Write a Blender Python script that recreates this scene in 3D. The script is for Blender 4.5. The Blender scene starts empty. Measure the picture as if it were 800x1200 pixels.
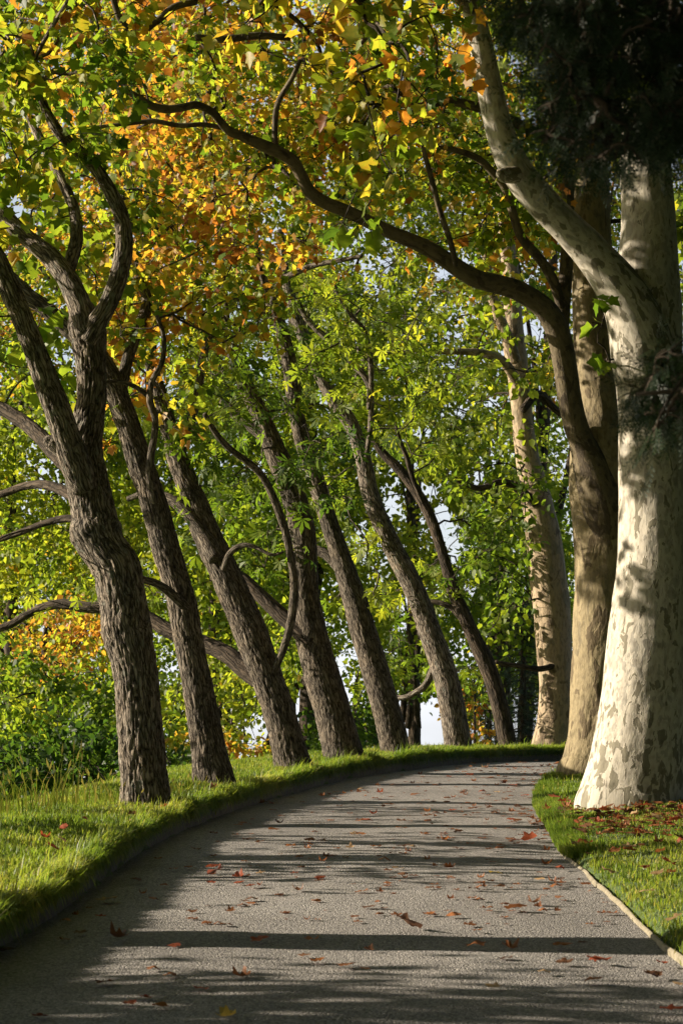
import bpy, math, random
import numpy as np
from mathutils import Vector

RNG = np.random.default_rng(7)
random.seed(7)
SC = bpy.context.scene
COL = SC.collection
PI = math.pi

# ------------------------------------------------------------------ camera geometry
F = 2600.0                       # focal length in units of the 800x1200 photograph
PITCH = math.atan(268.0 / F)     # true horizon lies 268 units under the middle of the picture
CP, SP = math.cos(PITCH), math.sin(PITCH)
CAMZ = 1.6

def ray(px, py):
    x = (px - 400.0) / F
    v = (600.0 - py) / F
    return np.array([x, CP - v * SP, SP + v * CP])

def at(px, py, Y):
    d = ray(px, py)
    t = Y / d[1]
    return np.array([d[0] * t, Y, CAMZ + d[2] * t])

def project(P):
    P = np.atleast_2d(P)
    dz = P[:, 2] - CAMZ
    zc = P[:, 1] * CP + dz * SP
    yc = -P[:, 1] * SP + dz * CP
    zc = np.where(np.abs(zc) < 1e-3, 1e-3, zc)
    return 400 + F * P[:, 0] / zc, 600 - F * yc / zc

# ------------------------------------------------------------------ numpy noise
def vnoise(p, seed=0):
    p = np.asarray(p, dtype=np.float64)
    i = np.floor(p).astype(np.int64)
    f = p - i
    f = f * f * (3 - 2 * f)
    def h(ix, iy, iz):
        n = (ix * 374761393 + iy * 668265263 + iz * 2147483647 + seed * 1274126177) & 0xFFFFFFFF
        n = ((n ^ (n >> 13)) * 1274126177) & 0xFFFFFFFF
        n = ((n ^ (n >> 16)) * 2246822519) & 0xFFFFFFFF
        return ((n ^ (n >> 15)) & 0xFFFF) / 65535.0
    out = 0
    for dx in (0, 1):
        wx = f[:, 0] if dx else 1 - f[:, 0]
        for dy in (0, 1):
            wy = f[:, 1] if dy else 1 - f[:, 1]
            for dz in (0, 1):
                wz = f[:, 2] if dz else 1 - f[:, 2]
                out = out + wx * wy * wz * h(i[:, 0] + dx, i[:, 1] + dy, i[:, 2] + dz)
    return out

def fbm(p, seed=0, octv=3):
    s, a, t = 0, 1.0, 0
    for k in range(octv):
        s = s + a * vnoise(np.asarray(p) * 2 ** k, seed + k * 17)
        t += a
        a *= .5
    return s / t

# ------------------------------------------------------------------ terrain
def base_h(y):
    y = np.asarray(y, dtype=np.float64)
    s = 0.0404
    h = np.where(y < 28, s * y, 0)
    u = np.clip(y - 28, 0, 8)
    h = np.where(y >= 28, s * 28 + s * (u - u * u / 16), h)
    far = np.clip(y - 39, 0, None)
    h = h - np.minimum(0.07 * far, 14 + 0.002 * far)
    return h

LEFT = np.array([(-2.35, -12), (-2.2, 0), (-2.05, 6), (-1.93, 10), (-1.85, 12.0), (-1.72, 13.8), (-1.66, 16.5), (-1.42, 19.9),
                 (-0.86, 23.5), (0.0, 27.5), (1.2, 31), (2.0, 32.9), (3.4, 35.0), (5.6, 36.8), (9, 38.4), (15, 39.6), (26, 40.5)])
RIGHT = np.array([(1.66, -12), (1.68, 0), (1.70, 6), (1.72, 10), (1.73, 11.3), (1.71, 12.3), (1.73, 14.6), (1.74, 16.2), (1.74, 17.6), (1.84, 19.6),
                  (2.0, 22.9), (2.42, 26.6), (2.9, 28.9), (3.7, 30.9), (5.2, 32.6), (8.6, 34.6), (15, 36.2), (26, 37.4)])

def catmull(P, n):
    """P: (k,d) control points -> densely resampled curve, roughly uniform in arc length"""
    P = np.asarray(P, dtype=np.float64)
    if len(P) == 2:
        t = np.linspace(0, 1, n)[:, None]
        return P[0] * (1 - t) + P[1] * t
    Q = np.vstack([2 * P[0] - P[1], P, 2 * P[-1] - P[-2]])
    out = []
    m = 24
    for i in range(len(P) - 1):
        p0, p1, p2, p3 = Q[i], Q[i + 1], Q[i + 2], Q[i + 3]
        t = np.linspace(0, 1, m, endpoint=False)[:, None]
        out.append(0.5 * ((2 * p1) + (-p0 + p2) * t + (2 * p0 - 5 * p1 + 4 * p2 - p3) * t ** 2 + (-p0 + 3 * p1 - 3 * p2 + p3) * t ** 3))
    out.append(P[-1:])
    D = np.vstack(out)
    d = min(3, D.shape[1])
    L = np.r_[0, np.cumsum(np.linalg.norm(np.diff(D[:, :d], axis=0), axis=1))]
    s = np.linspace(0, L[-1], n)
    return np.stack([np.interp(s, L, D[:, k]) for k in range(D.shape[1])], 1)

LE = catmull(LEFT, 620)
RE = catmull(RIGHT, 620)

def edge_norm(E, side):
    t = np.gradient(E, axis=0)
    t /= np.linalg.norm(t, axis=1)[:, None]
    return np.stack([-t[:, 1], t[:, 0]], 1) * side
LN = edge_norm(LE, 1)
RN = edge_norm(RE, -1)

def edge_dist(x, y):
    P = np.stack([np.ravel(x), np.ravel(y)], 1)
    dl = np.empty(len(P)); dr = np.empty(len(P))
    for s in range(0, len(P), 8000):
        q = P[s:s + 8000]
        for E, N, o in ((LE, LN, dl), (RE, RN, dr)):
            D = ((q[:, None, :] - E[None]) ** 2).sum(2)
            k = D.argmin(1)
            v = q - E[k]
            sg = np.sign((v * N[k]).sum(1))
            o[s:s + 8000] = np.sqrt(D[np.arange(len(q)), k]) * np.where(sg == 0, 1, sg)
    return dl, dr

PL = ([-1, 0.0, 0.10, 0.3, 0.7, 1.3, 2.0, 2.8, 4, 7, 14, 40, 400], [-.06, -.06, .15, .185, .205, .19, .09, -.15, -.75, -2.4, -5.5, -10, -12])
PR = ([-1, 0.0, 0.08, 0.3, 0.9, 2, 4, 8, 20, 400], [-.06, -.06, .05, .085, .12, .16, .25, .5, .9, 1.0])

def ground_h(x, y):
    x = np.asarray(x, dtype=np.float64); y = np.asarray(y, dtype=np.float64)
    sh = x.shape
    x = x.ravel(); y = y.ravel()
    dl, dr = edge_dist(x, y)
    h = base_h(y)
    nz = (fbm(np.stack([x * .9, y * .9, x * 0], 1), 3) - .5)
    left = (dl > dr)
    prof = np.where(left, np.interp(dl, *PL), np.interp(dr, *PR))
    d = np.where(left, dl, dr)
    h = h + prof + nz * .10 * np.clip(d * 1.5, 0, 1)
    return h.reshape(sh)

def on_path(px, py):
    d = ray(px, py)
    y = 15.0
    for _ in range(40):
        z = float(base_h(y))
        t = (z - CAMZ) / d[2] if d[2] < -1e-6 else 40
        y = .5 * y + .5 * d[1] * t
    return np.array([d[0] * y / d[1], y, float(base_h(y))])

def on_ground(px, py):
    """march the ray until it meets the ground"""
    d = ray(px, py)
    ts = np.linspace(8, 48, 1600)
    P = np.array([0, 0, CAMZ]) + d[None] * ts[:, None]
    h = ground_h(P[:, 0], P[:, 1])
    k = np.argmax(P[:, 2] < h)
    return np.array([P[k, 0], P[k, 1], h[k]])

# ------------------------------------------------------------------ mesh helper
def new_mesh(name, V, faces, mat, attrs=None, smooth=False):
    """faces: list of (n,k) int arrays"""
    me = bpy.data.meshes.new(name)
    V = np.asarray(V, dtype=np.float32)
    faces = [np.asarray(f, dtype=np.int32) for f in faces if len(f)]
    nf = sum(len(f) for f in faces)
    loops = np.concatenate([f.ravel() for f in faces])
    tot = np.concatenate([np.full(len(f), f.shape[1], dtype=np.int32) for f in faces])
    start = np.r_[0, np.cumsum(tot)[:-1]].astype(np.int32)
    me.vertices.add(len(V)); me.vertices.foreach_set('co', V.ravel())
    me.loops.add(len(loops)); me.loops.foreach_set('vertex_index', loops)
    me.polygons.add(nf); me.polygons.foreach_set('loop_start', start)
    if smooth:
        me.polygons.foreach_set('use_smooth', np.ones(nf, dtype=bool))
    for k, a in (attrs or {}).items():
        a = np.asarray(a, dtype=np.float32)
        if a.ndim == 1:
            me.attributes.new(k, 'FLOAT', 'POINT').data.foreach_set('value', a)
        else:
            me.attributes.new(k, 'FLOAT_VECTOR', 'POINT').data.foreach_set('vector', a.ravel())
    if mat:
        me.materials.append(mat)
    me.update(calc_edges=True)
    me.validate()
    return me

def link(name, data, parent=None, loc=(0, 0, 0)):
    o = bpy.data.objects.new(name, data)
    COL.objects.link(o)
    o.location = loc
    if parent:
        o.parent = parent
    return o

def tag(o, label=None, cat=None, group=None, kind=None):
    if label: o['label'] = label
    if cat: o['category'] = cat
    if group: o['group'] = group
    if kind: o['kind'] = kind
    return o

# ------------------------------------------------------------------ materials
def mat_new(name):
    m = bpy.data.materials.new(name)
    m.use_nodes = True
    nt = m.node_tree
    nt.nodes.clear()
    out = nt.nodes.new('ShaderNodeOutputMaterial')
    def N(t, **kw):
        n = nt.nodes.new(t)
        for k, v in kw.items():
            if k in n.inputs: n.inputs[k].default_value = v
            else: setattr(n, k, v)
        return n
    def L(a, b): nt.links.new(a, b)
    return m, nt, out, N, L

def ramp(N, stops, interp='LINEAR'):
    r = N('ShaderNodeValToRGB')
    cr = r.color_ramp
    cr.interpolation = interp
    while len(cr.elements) < len(stops): cr.elements.new(0.5)
    for e, (p, c) in zip(cr.elements, stops):
        e.position = p
        e.color = (*c, 1) if len(c) == 3 else c
    return r

def leaf_material(name, stops, trans=.42, rough=.45, tmul=2.1):
    m, nt, out, N, L = mat_new(name)
    a = N('ShaderNodeAttribute', attribute_name='tone')
    r = ramp(N, stops)
    tc = N('ShaderNodeTexCoord'); nz = N('ShaderNodeTexNoise', Scale=26, Detail=2); L(tc.outputs['Object'], nz.inputs['Vector'])
    ma = N('ShaderNodeMath', operation='MULTIPLY_ADD'); ma.inputs[1].default_value = .26; ma.inputs[2].default_value = -.13
    L(nz.outputs[0], ma.inputs[0]); mb = N('ShaderNodeMath', operation='ADD', use_clamp=True); L(ma.outputs[0], mb.inputs[0]); L(a.outputs['Fac'], mb.inputs[1])
    L(mb.outputs[0], r.inputs[0])
    p = N('ShaderNodeBsdfPrincipled', Roughness=rough)
    p.inputs['Specular IOR Level'].default_value = .25
    L(r.outputs[0], p.inputs['Base Color'])
    t = N('ShaderNodeBsdfTranslucent')
    mu = N('ShaderNodeMix', data_type='RGBA', blend_type='MULTIPLY')
    mu.inputs[0].default_value = 1
    mu.inputs[7].default_value = (tmul * .98, tmul, tmul * .5, 1)
    mu.clamp_result = True
    L(r.outputs[0], mu.inputs[6])
    L(mu.outputs[2], t.inputs[0])
    mx = N('ShaderNodeMixShader'); mx.inputs[0].default_value = trans
    L(p.outputs[0], mx.inputs[1]); L(t.outputs[0], mx.inputs[2])
    L(mx.outputs[0], out.inputs[0])
    return m

AUTUMN = [(0, (.034, .064, .011)), (.25, (.074, .126, .015)), (.47, (.165, .205, .024)), (.62, (.32, .262, .034)), (.75, (.37, .175, .034)), (.88, (.29, .105, .026)), (1, (.17, .065, .022))]
GREENS = [(0, (.022, .048, .010)), (.32, (.082, .126, .015)), (.58, (.185, .215, .024)), (.82, (.27, .26, .028)), (1, (.36, .17, .03))]
DARKS = [(0, (.010, .022, .010)), (1, (.026, .046, .018))]
M_PLANE = leaf_material('plane_leaf', AUTUMN, trans=.58)
M_CHEST = leaf_material('chestnut_leaf', GREENS, trans=.6)
M_DARK = leaf_material('conifer_needle', DARKS, trans=.1)
M_SPRUCE = leaf_material('spruce_needle', [(0, (.018, .035, .022)), (1, (.05, .075, .05))], trans=.12)
M_GRASS = leaf_material('grass_blade', [(0, (.055, .095, .015)), (.5, (.125, .18, .028)), (.8, (.22, .24, .048)), (1, (.38, .31, .13))], trans=.45, tmul=2.0)

def bark_fissured(name, dark, mid, light, vs=.12, k=24, lichen=0):
    """furrowed bark: long plates parted by cracks"""
    m, nt, out, N, L = mat_new(name)
    a = N('ShaderNodeAttribute', attribute_name='bark')
    dn = N('ShaderNodeTexNoise', Scale=7, Detail=3); L(a.outputs['Vector'], dn.inputs['Vector'])
    dv = N('ShaderNodeVectorMath', operation='MULTIPLY_ADD'); dv.inputs[1].default_value = (.07, .07, .10)
    L(dn.outputs['Color'], dv.inputs[0]); L(a.outputs['Vector'], dv.inputs[2])
    mp = N('ShaderNodeMapping'); mp.inputs['Scale'].default_value = (1, 1, vs)
    L(dv.outputs[0], mp.inputs[0])
    v = N('ShaderNodeTexVoronoi', Scale=k, feature='DISTANCE_TO_EDGE'); L(mp.outputs[0], v.inputs['Vector'])
    vc = N('ShaderNodeTexVoronoi', Scale=k); L(mp.outputs[0], vc.inputs['Vector'])
    n1 = N('ShaderNodeTexNoise', Scale=k * 2.2, Detail=5, Roughness=.65); L(mp.outputs[0], n1.inputs['Vector'])
    n2 = N('ShaderNodeTexNoise', Scale=3.2, Detail=4); L(a.outputs['Vector'], n2.inputs['Vector'])
    n3 = N('ShaderNodeTexNoise', Scale=110, Detail=3); L(a.outputs['Vector'], n3.inputs['Vector'])
    rd = N('ShaderNodeAttribute', attribute_name='ridge')
    cr = N('ShaderNodeMapRange'); cr.inputs[1].default_value = .0; cr.inputs[2].default_value = .22; L(v.outputs['Distance'], cr.inputs[0])
    h1 = N('ShaderNodeMath', operation='MULTIPLY_ADD'); h1.inputs[1].default_value = .8; L(n1.outputs[0], h1.inputs[0])
    h0 = N('ShaderNodeMath', operation='MULTIPLY_ADD'); h0.inputs[1].default_value = .42; h0.inputs[2].default_value = -.22; L(cr.outputs[0], h0.inputs[0])
    L(h0.outputs[0], h1.inputs[2])
    h2 = N('ShaderNodeMath', operation='MULTIPLY_ADD'); h2.inputs[1].default_value = .22; L(rd.outputs['Fac'], h2.inputs[0]); L(h1.outputs[0], h2.inputs[2])
    r = ramp(N, [(.18, dark), (.44, mid), (.80, light)]); L(h2.outputs[0], r.inputs[0])
    sc_ = N('ShaderNodeSeparateColor'); L(vc.outputs['Color'], sc_.inputs[0])
    r5 = ramp(N, [(0, (.72, .70, .68)), (1, (1.25, 1.25, 1.25))]); L(sc_.outputs[0], r5.inputs[0])
    r2 = ramp(N, [(.3, (.62, .63, .62)), (.5, (1, .98, .95)), (.7, (1.28, 1.2, 1.08))]); L(n2.outputs[0], r2.inputs[0])
    col = r.outputs[0]
    for q in (r5, r2):
        mu = N('ShaderNodeMix', data_type='RGBA', blend_type='MULTIPLY'); mu.inputs[0].default_value = 1
        L(col, mu.inputs[6]); L(q.outputs[0], mu.inputs[7]); col = mu.outputs[2]
    if lichen:
        n4 = N('ShaderNodeTexNoise', Scale=17, Detail=4)
        mp4 = N('ShaderNodeMapping'); mp4.inputs['Scale'].default_value = (1, 1, .5)
        L(a.outputs['Vector'], mp4.inputs[0]); L(mp4.outputs[0], n4.inputs['Vector'])
        r4 = ramp(N, [(.58, (0, 0, 0)), (.66, (lichen,) * 3)]); L(n4.outputs[0], r4.inputs[0])
        m4 = N('ShaderNodeMix', data_type='RGBA'); m4.inputs[7].default_value = (.22, .225, .19, 1)
        L(r4.outputs[0], m4.inputs[0]); L(col, m4.inputs[6]); col = m4.outputs[2]
    p = N('ShaderNodeBsdfPrincipled', Roughness=.92); p.inputs['Specular IOR Level'].default_value = .18
    L(col, p.inputs['Base Color'])
    b0 = N('ShaderNodeBump', Strength=.6, Distance=.016); L(cr.outputs[0], b0.inputs['Height'])
    b1 = N('ShaderNodeBump', Strength=.6, Distance=.014); L(n1.outputs[0], b1.inputs['Height']); L(b0.outputs[0], b1.inputs['Normal'])
    b2 = N('ShaderNodeBump', Strength=.5, Distance=.005); L(n3.outputs[0], b2.inputs['Height']); L(b1.outputs[0], b2.inputs['Normal'])
    L(b2.outputs[0], p.inputs['Normal']); L(p.outputs[0], out.inputs[0])
    return m

def bark_plane(name, pale, grey, patch, scale=9, lo=.42, hi=.60, rough_bump=.3):
    """mottled flaking bark of a plane tree"""
    m, nt, out, N, L = mat_new(name)
    a = N('ShaderNodeAttribute', attribute_name='bark')
    mp = N('ShaderNodeMapping'); mp.inputs['Scale'].default_value = (1, 1, .5)
    L(a.outputs['Vector'], mp.inputs[0])
    n1 = N('ShaderNodeTexNoise', Scale=scale, Detail=3.5, Roughness=.55, Distortion=.5)
    L(mp.outputs[0], n1.inputs['Vector'])
    # more flakes low on the stem: a slow noise shifts the threshold
    n0 = N('ShaderNodeTexNoise', Scale=1.3, Detail=2)
    L(a.outputs['Vector'], n0.inputs['Vector'])
    sh = N('ShaderNodeMath', operation='MULTIPLY_ADD'); sh.inputs[1].default_value = .30; sh.inputs[2].default_value = -.15
    L(n0.outputs[0], sh.inputs[0])
    sep = N('ShaderNodeSeparateXYZ'); L(a.outputs['Vector'], sep.inputs[0])
    low = N('ShaderNodeMapRange'); low.inputs[1].default_value = 0; low.inputs[2].default_value = 2.2; low.inputs[3].default_value = -.07; low.inputs[4].default_value = .02
    L(sep.outputs['Z'], low.inputs[0])
    s2 = N('ShaderNodeMath', operation='ADD'); L(sh.outputs[0], s2.inputs[0]); L(low.outputs[0], s2.inputs[1])
    s3 = N('ShaderNodeMath', operation='ADD'); L(n1.outputs[0], s3.inputs[0]); L(s2.outputs[0], s3.inputs[1])
    r = ramp(N, [(lo - .02, patch), (lo, tuple(.6 * p + .4 * q for p, q in zip(patch, pale))), (lo + .012, pale), (hi, pale), (hi + .015, grey), (.85, grey)])
    L(s3.outputs[0], r.inputs[0])
    n2 = N('ShaderNodeTexNoise', Scale=22, Detail=5); L(mp.outputs[0], n2.inputs['Vector'])
    r2 = ramp(N, [(.28, (.62, .60, .57)), (.5, (1, 1, 1)), (.72, (1.15, 1.15, 1.13))]); L(n2.outputs[0], r2.inputs[0])
    mu = N('ShaderNodeMix', data_type='RGBA', blend_type='MULTIPLY'); mu.inputs[0].default_value = 1
    L(r.outputs[0], mu.inputs[6]); L(r2.outputs[0], mu.inputs[7])
    p = N('ShaderNodeBsdfPrincipled', Roughness=.8)
    p.inputs['Specular IOR Level'].default_value = .25
    L(mu.outputs[2], p.inputs['Base Color'])
    hgt = ramp(N, [(lo - .01, (1, 1, 1)), (lo + .012, (.3, .3, .3)), (hi, (.3, .3, .3)), (hi + .015, (.6, .6, .6))]); L(s3.outputs[0], hgt.inputs[0])
    b1 = N('ShaderNodeBump', Strength=.6, Distance=.008); L(hgt.outputs[0], b1.inputs['Height'])
    n3 = N('ShaderNodeTexNoise', Scale=14, Detail=6, Roughness=.6); L(mp.outputs[0], n3.inputs['Vector'])
    b2 = N('ShaderNodeBump', Strength=rough_bump, Distance=.03); L(n3.outputs[0], b2.inputs['Height']); L(b1.outputs[0], b2.inputs['Normal'])
    L(b2.outputs[0], p.inputs['Normal'])
    L(p.outputs[0], out.inputs[0])
    return m

B_ROUGH = bark_fissured('fissured_bark', (.012, .010, .009), (.085, .071, .058), (.25, .215, .18), k=36, lichen=.45)
B_BROWN = bark_fissured('brown_bark', (.012, .009, .007), (.062, .052, .042), (.185, .158, .13), k=42)
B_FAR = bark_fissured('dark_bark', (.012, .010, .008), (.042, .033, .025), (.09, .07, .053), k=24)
B_PALE = bark_plane('pale_flaking_bark', (.42, .38, .315), (.31, .285, .24), (.175, .157, .115), scale=12, lo=.41, hi=.57)
B_LIMB = bark_plane('mottled_limb_bark', (.36, .32, .25), (.27, .245, .19), (.16, .14, .095), scale=18, lo=.45)
B_OLIVE = bark_plane('olive_plane_bark', (.215, .172, .098), (.16, .13, .078), (.105, .078, .043), scale=5, lo=.40, rough_bump=.8)
B_SHADED = bark_plane('shaded_limb_bark', (.118, .093, .055), (.094, .074, .046), (.062, .047, .030), scale=8, lo=.44, rough_bump=.8)  # olive bark darkened in colour to stand for canopy shade on the limbs
B_TAN = bark_plane('tan_plane_bark', (.31, .235, .155), (.23, .185, .125), (.15, .11, .07), scale=6, lo=.42, rough_bump=.7)

# ------------------------------------------------------------------ tubes
def sweep(P, R, seg, disp=None, cap=True, flare=0):
    """tube along P with radii R; returns verts, faces, bark coordinates, ridge attribute"""
    n = len(P)
    T = np.gradient(P, axis=0)
    T /= np.linalg.norm(T, axis=1)[:, None] + 1e-12
    ref = np.array([0.0, 1, 0]) if abs(T[0, 1]) < .9 else np.array([1.0, 0, 0])
    U = np.empty_like(P)
    u = ref - T[0] * ref.dot(T[0]); u /= np.linalg.norm(u)
    for i in range(n):
        u = u - T[i] * u.dot(T[i]); u /= np.linalg.norm(u)
        U[i] = u
    W = np.cross(T, U)
    L = np.r_[0, np.cumsum(np.linalg.norm(np.diff(P, axis=0), axis=1))]
    a = np.linspace(0, 2 * PI, seg, endpoint=False)
    ca, sa = np.cos(a), np.sin(a)
    rr = np.repeat(R[:, None], seg, 1)
    bc = np.stack([rr * ca, rr * sa, np.repeat(L[:, None], seg, 1)], 2)
    ridge = np.full((n, seg), .5)
    if flare:
        lob = .5 + .5 * np.cos(a[None] * 5 + 1.3 + .6 * np.sin(a * 2)[None])
        rr = rr * (1 + flare * np.exp(-np.clip(L - .12, 0, None) / .22)[:, None] * (.45 + .9 * lob))
    if disp:
        d, ridge = disp(bc.reshape(-1, 3))
        rr = rr + d.reshape(n, seg)
        ridge = ridge.reshape(n, seg)
    V = P[:, None] + U[:, None] * (rr * ca)[:, :, None] + W[:, None] * (rr * sa)[:, :, None]
    i = np.arange(n - 1)[:, None] * seg
    j = np.arange(seg)[None]
    j2 = (j + 1) % seg
    Q = np.stack([i + j, i + j2, i + seg + j2, i + seg + j], 2).reshape(-1, 4)
    V = V.reshape(-1, 3); bc = bc.reshape(-1, 3); ridge = ridge.ravel()
    faces = [Q]
    if cap:
        V = np.vstack([V, P[:1] - T[:1] * R[0] * .2, P[-1:] + T[-1:] * R[-1] * .4])
        bc = np.vstack([bc, [[0, 0, 0]], [[0, 0, L[-1]]]])
        ridge = np.r_[ridge, .5, .5]
        b, t = n * seg, n * seg + 1
        jj = np.arange(seg); k2 = (jj + 1) % seg
        faces.append(np.stack([np.full(seg, b), k2, jj], 1))
        o = (n - 1) * seg
        faces.append(np.stack([np.full(seg, t), o + jj, o + k2], 1))
    return V, faces, bc, ridge

def d_fissure(amp, fine=1.0, seed=1):
    def f(b):
        q = b * np.array([1, 1, .26]) * (36 * fine)
        w = fbm(b * np.array([3, 3, 2.2]), seed + 5) * 1.4
        q = q + w[:, None] * np.array([1, -1, .3])
        r = 1 - np.abs(2 * fbm(q, seed, 2) - 1) * 2.1
        r = np.clip(1 - r, 0, 1) ** .6
        lump = fbm(b * np.array([3.2, 3.2, 1.5]), seed + 9) - .5
        return (r - .85) * amp * .75 + lump * amp * 1.2, r
    return f

def d_lump(amp, seed=1):
    def f(b):
        lump = fbm(b * np.array([2.6, 2.6, 1.1]), seed) - .5
        l2 = fbm(b * np.array([9, 9, 4.]), seed + 3) - .5
        d = lump * amp * 2 + l2 * amp * .6
        return d, np.clip(.5 + l2, 0, 1)
    return f

class TubeSet:
    def __init__(s): s.V, s.F3, s.F4, s.B, s.R, s.n = [], [], [], [], [], 0
    def add(s, V, faces, b, r):
        for f in faces:
            (s.F3 if f.shape[1] == 3 else s.F4).append(f + s.n)
        s.V.append(V); s.B.append(b); s.R.append(r); s.n += len(V)
    def mesh(s, name, mat, off=(0, 0, 0)):
        F = []
        if s.F4: F.append(np.vstack(s.F4))
        if s.F3: F.append(np.vstack(s.F3))
        return new_mesh(name, np.vstack(s.V) - np.asarray(off), F, mat, {'bark': np.vstack(s.B), 'ridge': np.concatenate(s.R)}, True)

def twig_tube(S, pts, r0, r1, seg=5, n=7):
    P = catmull(np.asarray(pts), n)
    R = np.linspace(r0, r1, n)
    S.add(*sweep(P, R, seg, cap=False))

# ------------------------------------------------------------------ leaves
def tmpl_plane():
    o = [(0, 0), (.42, .03), (.37, .26), (.56, .54), (.31, .60), (0, 1), (-.31, .60), (-.56, .54), (-.37, .26), (-.42, .03)]
    V = [(0, .34, -.05)] + [(x, y, .16 * abs(x) - .10 * y * y) for x, y in o]
    T = [(0, 1 + k, 1 + (k + 1) % 10) for k in range(10)]
    return np.array(V, float), np.array(T)
def tmpl_simple():
    V = [(0, 0, 0), (.42, .22, .12), (.34, .62, .08), (0, 1, -.1), (-.34, .62, .08), (-.42, .22, .12)]
    return np.array(V, float), np.array([(0, 1, 2, 3), (0, 3, 4, 5)])
def tmpl_chest():
    V, T = [], []
    for a, l in ((-85, .62), (-42, .88), (0, 1.0), (42, .88), (85, .62)):
        a = math.radians(a); c, s = math.cos(a), math.sin(a)
        k = len(V)
        for x, y, z in ((0, .03, 0), (.15, .62, .03), (0, 1, -.16), (-.15, .62, .03)):
            x, y = x * l, y * l
            V.append((c * x + s * y, -s * x + c * y, z * l - .12 * abs(s) * y))
        T.append((k, k + 1, k + 2, k + 3))
    return np.array(V, float), np.array(T)
def tmpl_needle():
    V, T = [], []
    for i in range(6):
        y = .12 + .15 * i
        for s in (-1, 1):
            k = len(V)
            V += [(0, y, 0), (s * .20, y + .16, -.03), (s * .16, y + .20, -.03)]
            T.append((k, k + 1, k + 2))
    k = len(V)
    V += [(-.02, 0, 0), (.02, 0, 0), (.0, 1.12, -.04)]; T.append((k, k + 1, k + 2))
    return np.array(V, float), np.array(T)
TM = {'plane': tmpl_plane(), 'simple': tmpl_simple(), 'chest': tmpl_chest(), 'needle': tmpl_needle()}

def leaf_mesh(name, C, tip, nrm, size, tone, kind, mat, off):
    T, Fc = TM[kind]
    tip = tip / (np.linalg.norm(tip, axis=1)[:, None] + 1e-9)
    nrm = nrm - tip * (nrm * tip).sum(1)[:, None]
    nrm /= np.linalg.norm(nrm, axis=1)[:, None] + 1e-9
    sd = np.cross(tip, nrm)
    n, k = len(C), len(T)
    # every leaf bends and narrows by its own amount
    bw = RNG.uniform(.75, 1.1, n)[:, None, None]
    bz = RNG.uniform(-.6, 2.2, n)[:, None, None]
    V = C[:, None] + size[:, None, None] * (T[None, :, :1] * bw * sd[:, None] + T[None, :, 1:2] * tip[:, None] + T[None, :, 2:] * bz * nrm[:, None])
    Fa = (Fc[None] + (np.arange(n) * k)[:, None, None]).reshape(-1, Fc.shape[1])
    return new_mesh(name, V.reshape(-1, 3) - np.asarray(off), [Fa], mat, {'tone': np.repeat(tone, k)})

# gaps where the sky is seen in the photograph (unit: photo pixels; depth beyond which they hold)
HOLES = [(492, 858, 17, 36, 0), (506, 830, 10, 14, 0), (468, 836, 8, 22, 0), (515, 880, 8, 14, 0), (35, 245, 9, 7, 22), (106, 322, 7, 7, 22), (500, 575, 16, 12, 26), (518, 612, 12, 24, 26), (458, 588, 12, 16, 26), (496, 505, 12, 8, 26), (530, 640, 9, 20, 26),
         (548, 690, 9, 8, 26), (470, 735, 10, 8, 26), (560, 560, 7, 14, 26), (628, 385, 8, 14, 26), (632, 470, 8, 18, 26), (625, 425, 6, 10, 26), (450, 305, 9, 6, 26), (520, 320, 10, 8, 26), (10, 760, 9, 8, 26), (50, 735, 8, 6, 26), (190, 855, 6, 6, 26),
         (475, 700, 5, 20, 26), (540, 480, 8, 8, 26), (575, 470, 6, 9, 26), (300, 465, 7, 6, 26), (70, 255, 6, 5, 22), (590, 420, 6, 12, 26), (485, 545, 8, 8, 26), (470, 640, 6, 6, 26), (260, 545, 5, 5, 26), (15, 495, 7, 5, 26), (150, 290, 5, 6, 26)]
def in_hole(P, grow=0):
    x, y = project(P)
    bad = np.zeros(len(P), bool)
    for hx, hy, rx, ry, d in HOLES:
        wob = 1 + .5 * (vnoise(np.stack([x / 9, y / 9, x * 0], 1), 5) - .5)
        bad |= (P[:, 1] > d) & ((((x - hx) / (rx + grow)) ** 2 + ((y - hy) / (ry + grow)) ** 2) < wob)
    return bad

def mst(roots, root_r, pts):
    """connect every clump to the nearest part of the growing tree; returns parent index (negative: root) and order"""
    n = len(pts)
    D = np.linalg.norm(pts[:, None] - roots[None], axis=2)
    best = D.min(1); par = -1 - D.argmin(1)
    done = np.zeros(n, bool)
    order = []
    plen = np.zeros(n)
    for _ in range(n):
        k = int(np.where(done, 1e9, best).argmin())
        done[k] = True; order.append(k)
        plen[k] = plen[par[k]] + best[k] if par[k] >= 0 else 0
        d = np.linalg.norm(pts - pts[k], axis=1) + .12 * plen[k]
        up = (~done) & (d < best)
        best[up] = d[up]; par[up] = k
    return par, order

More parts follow.
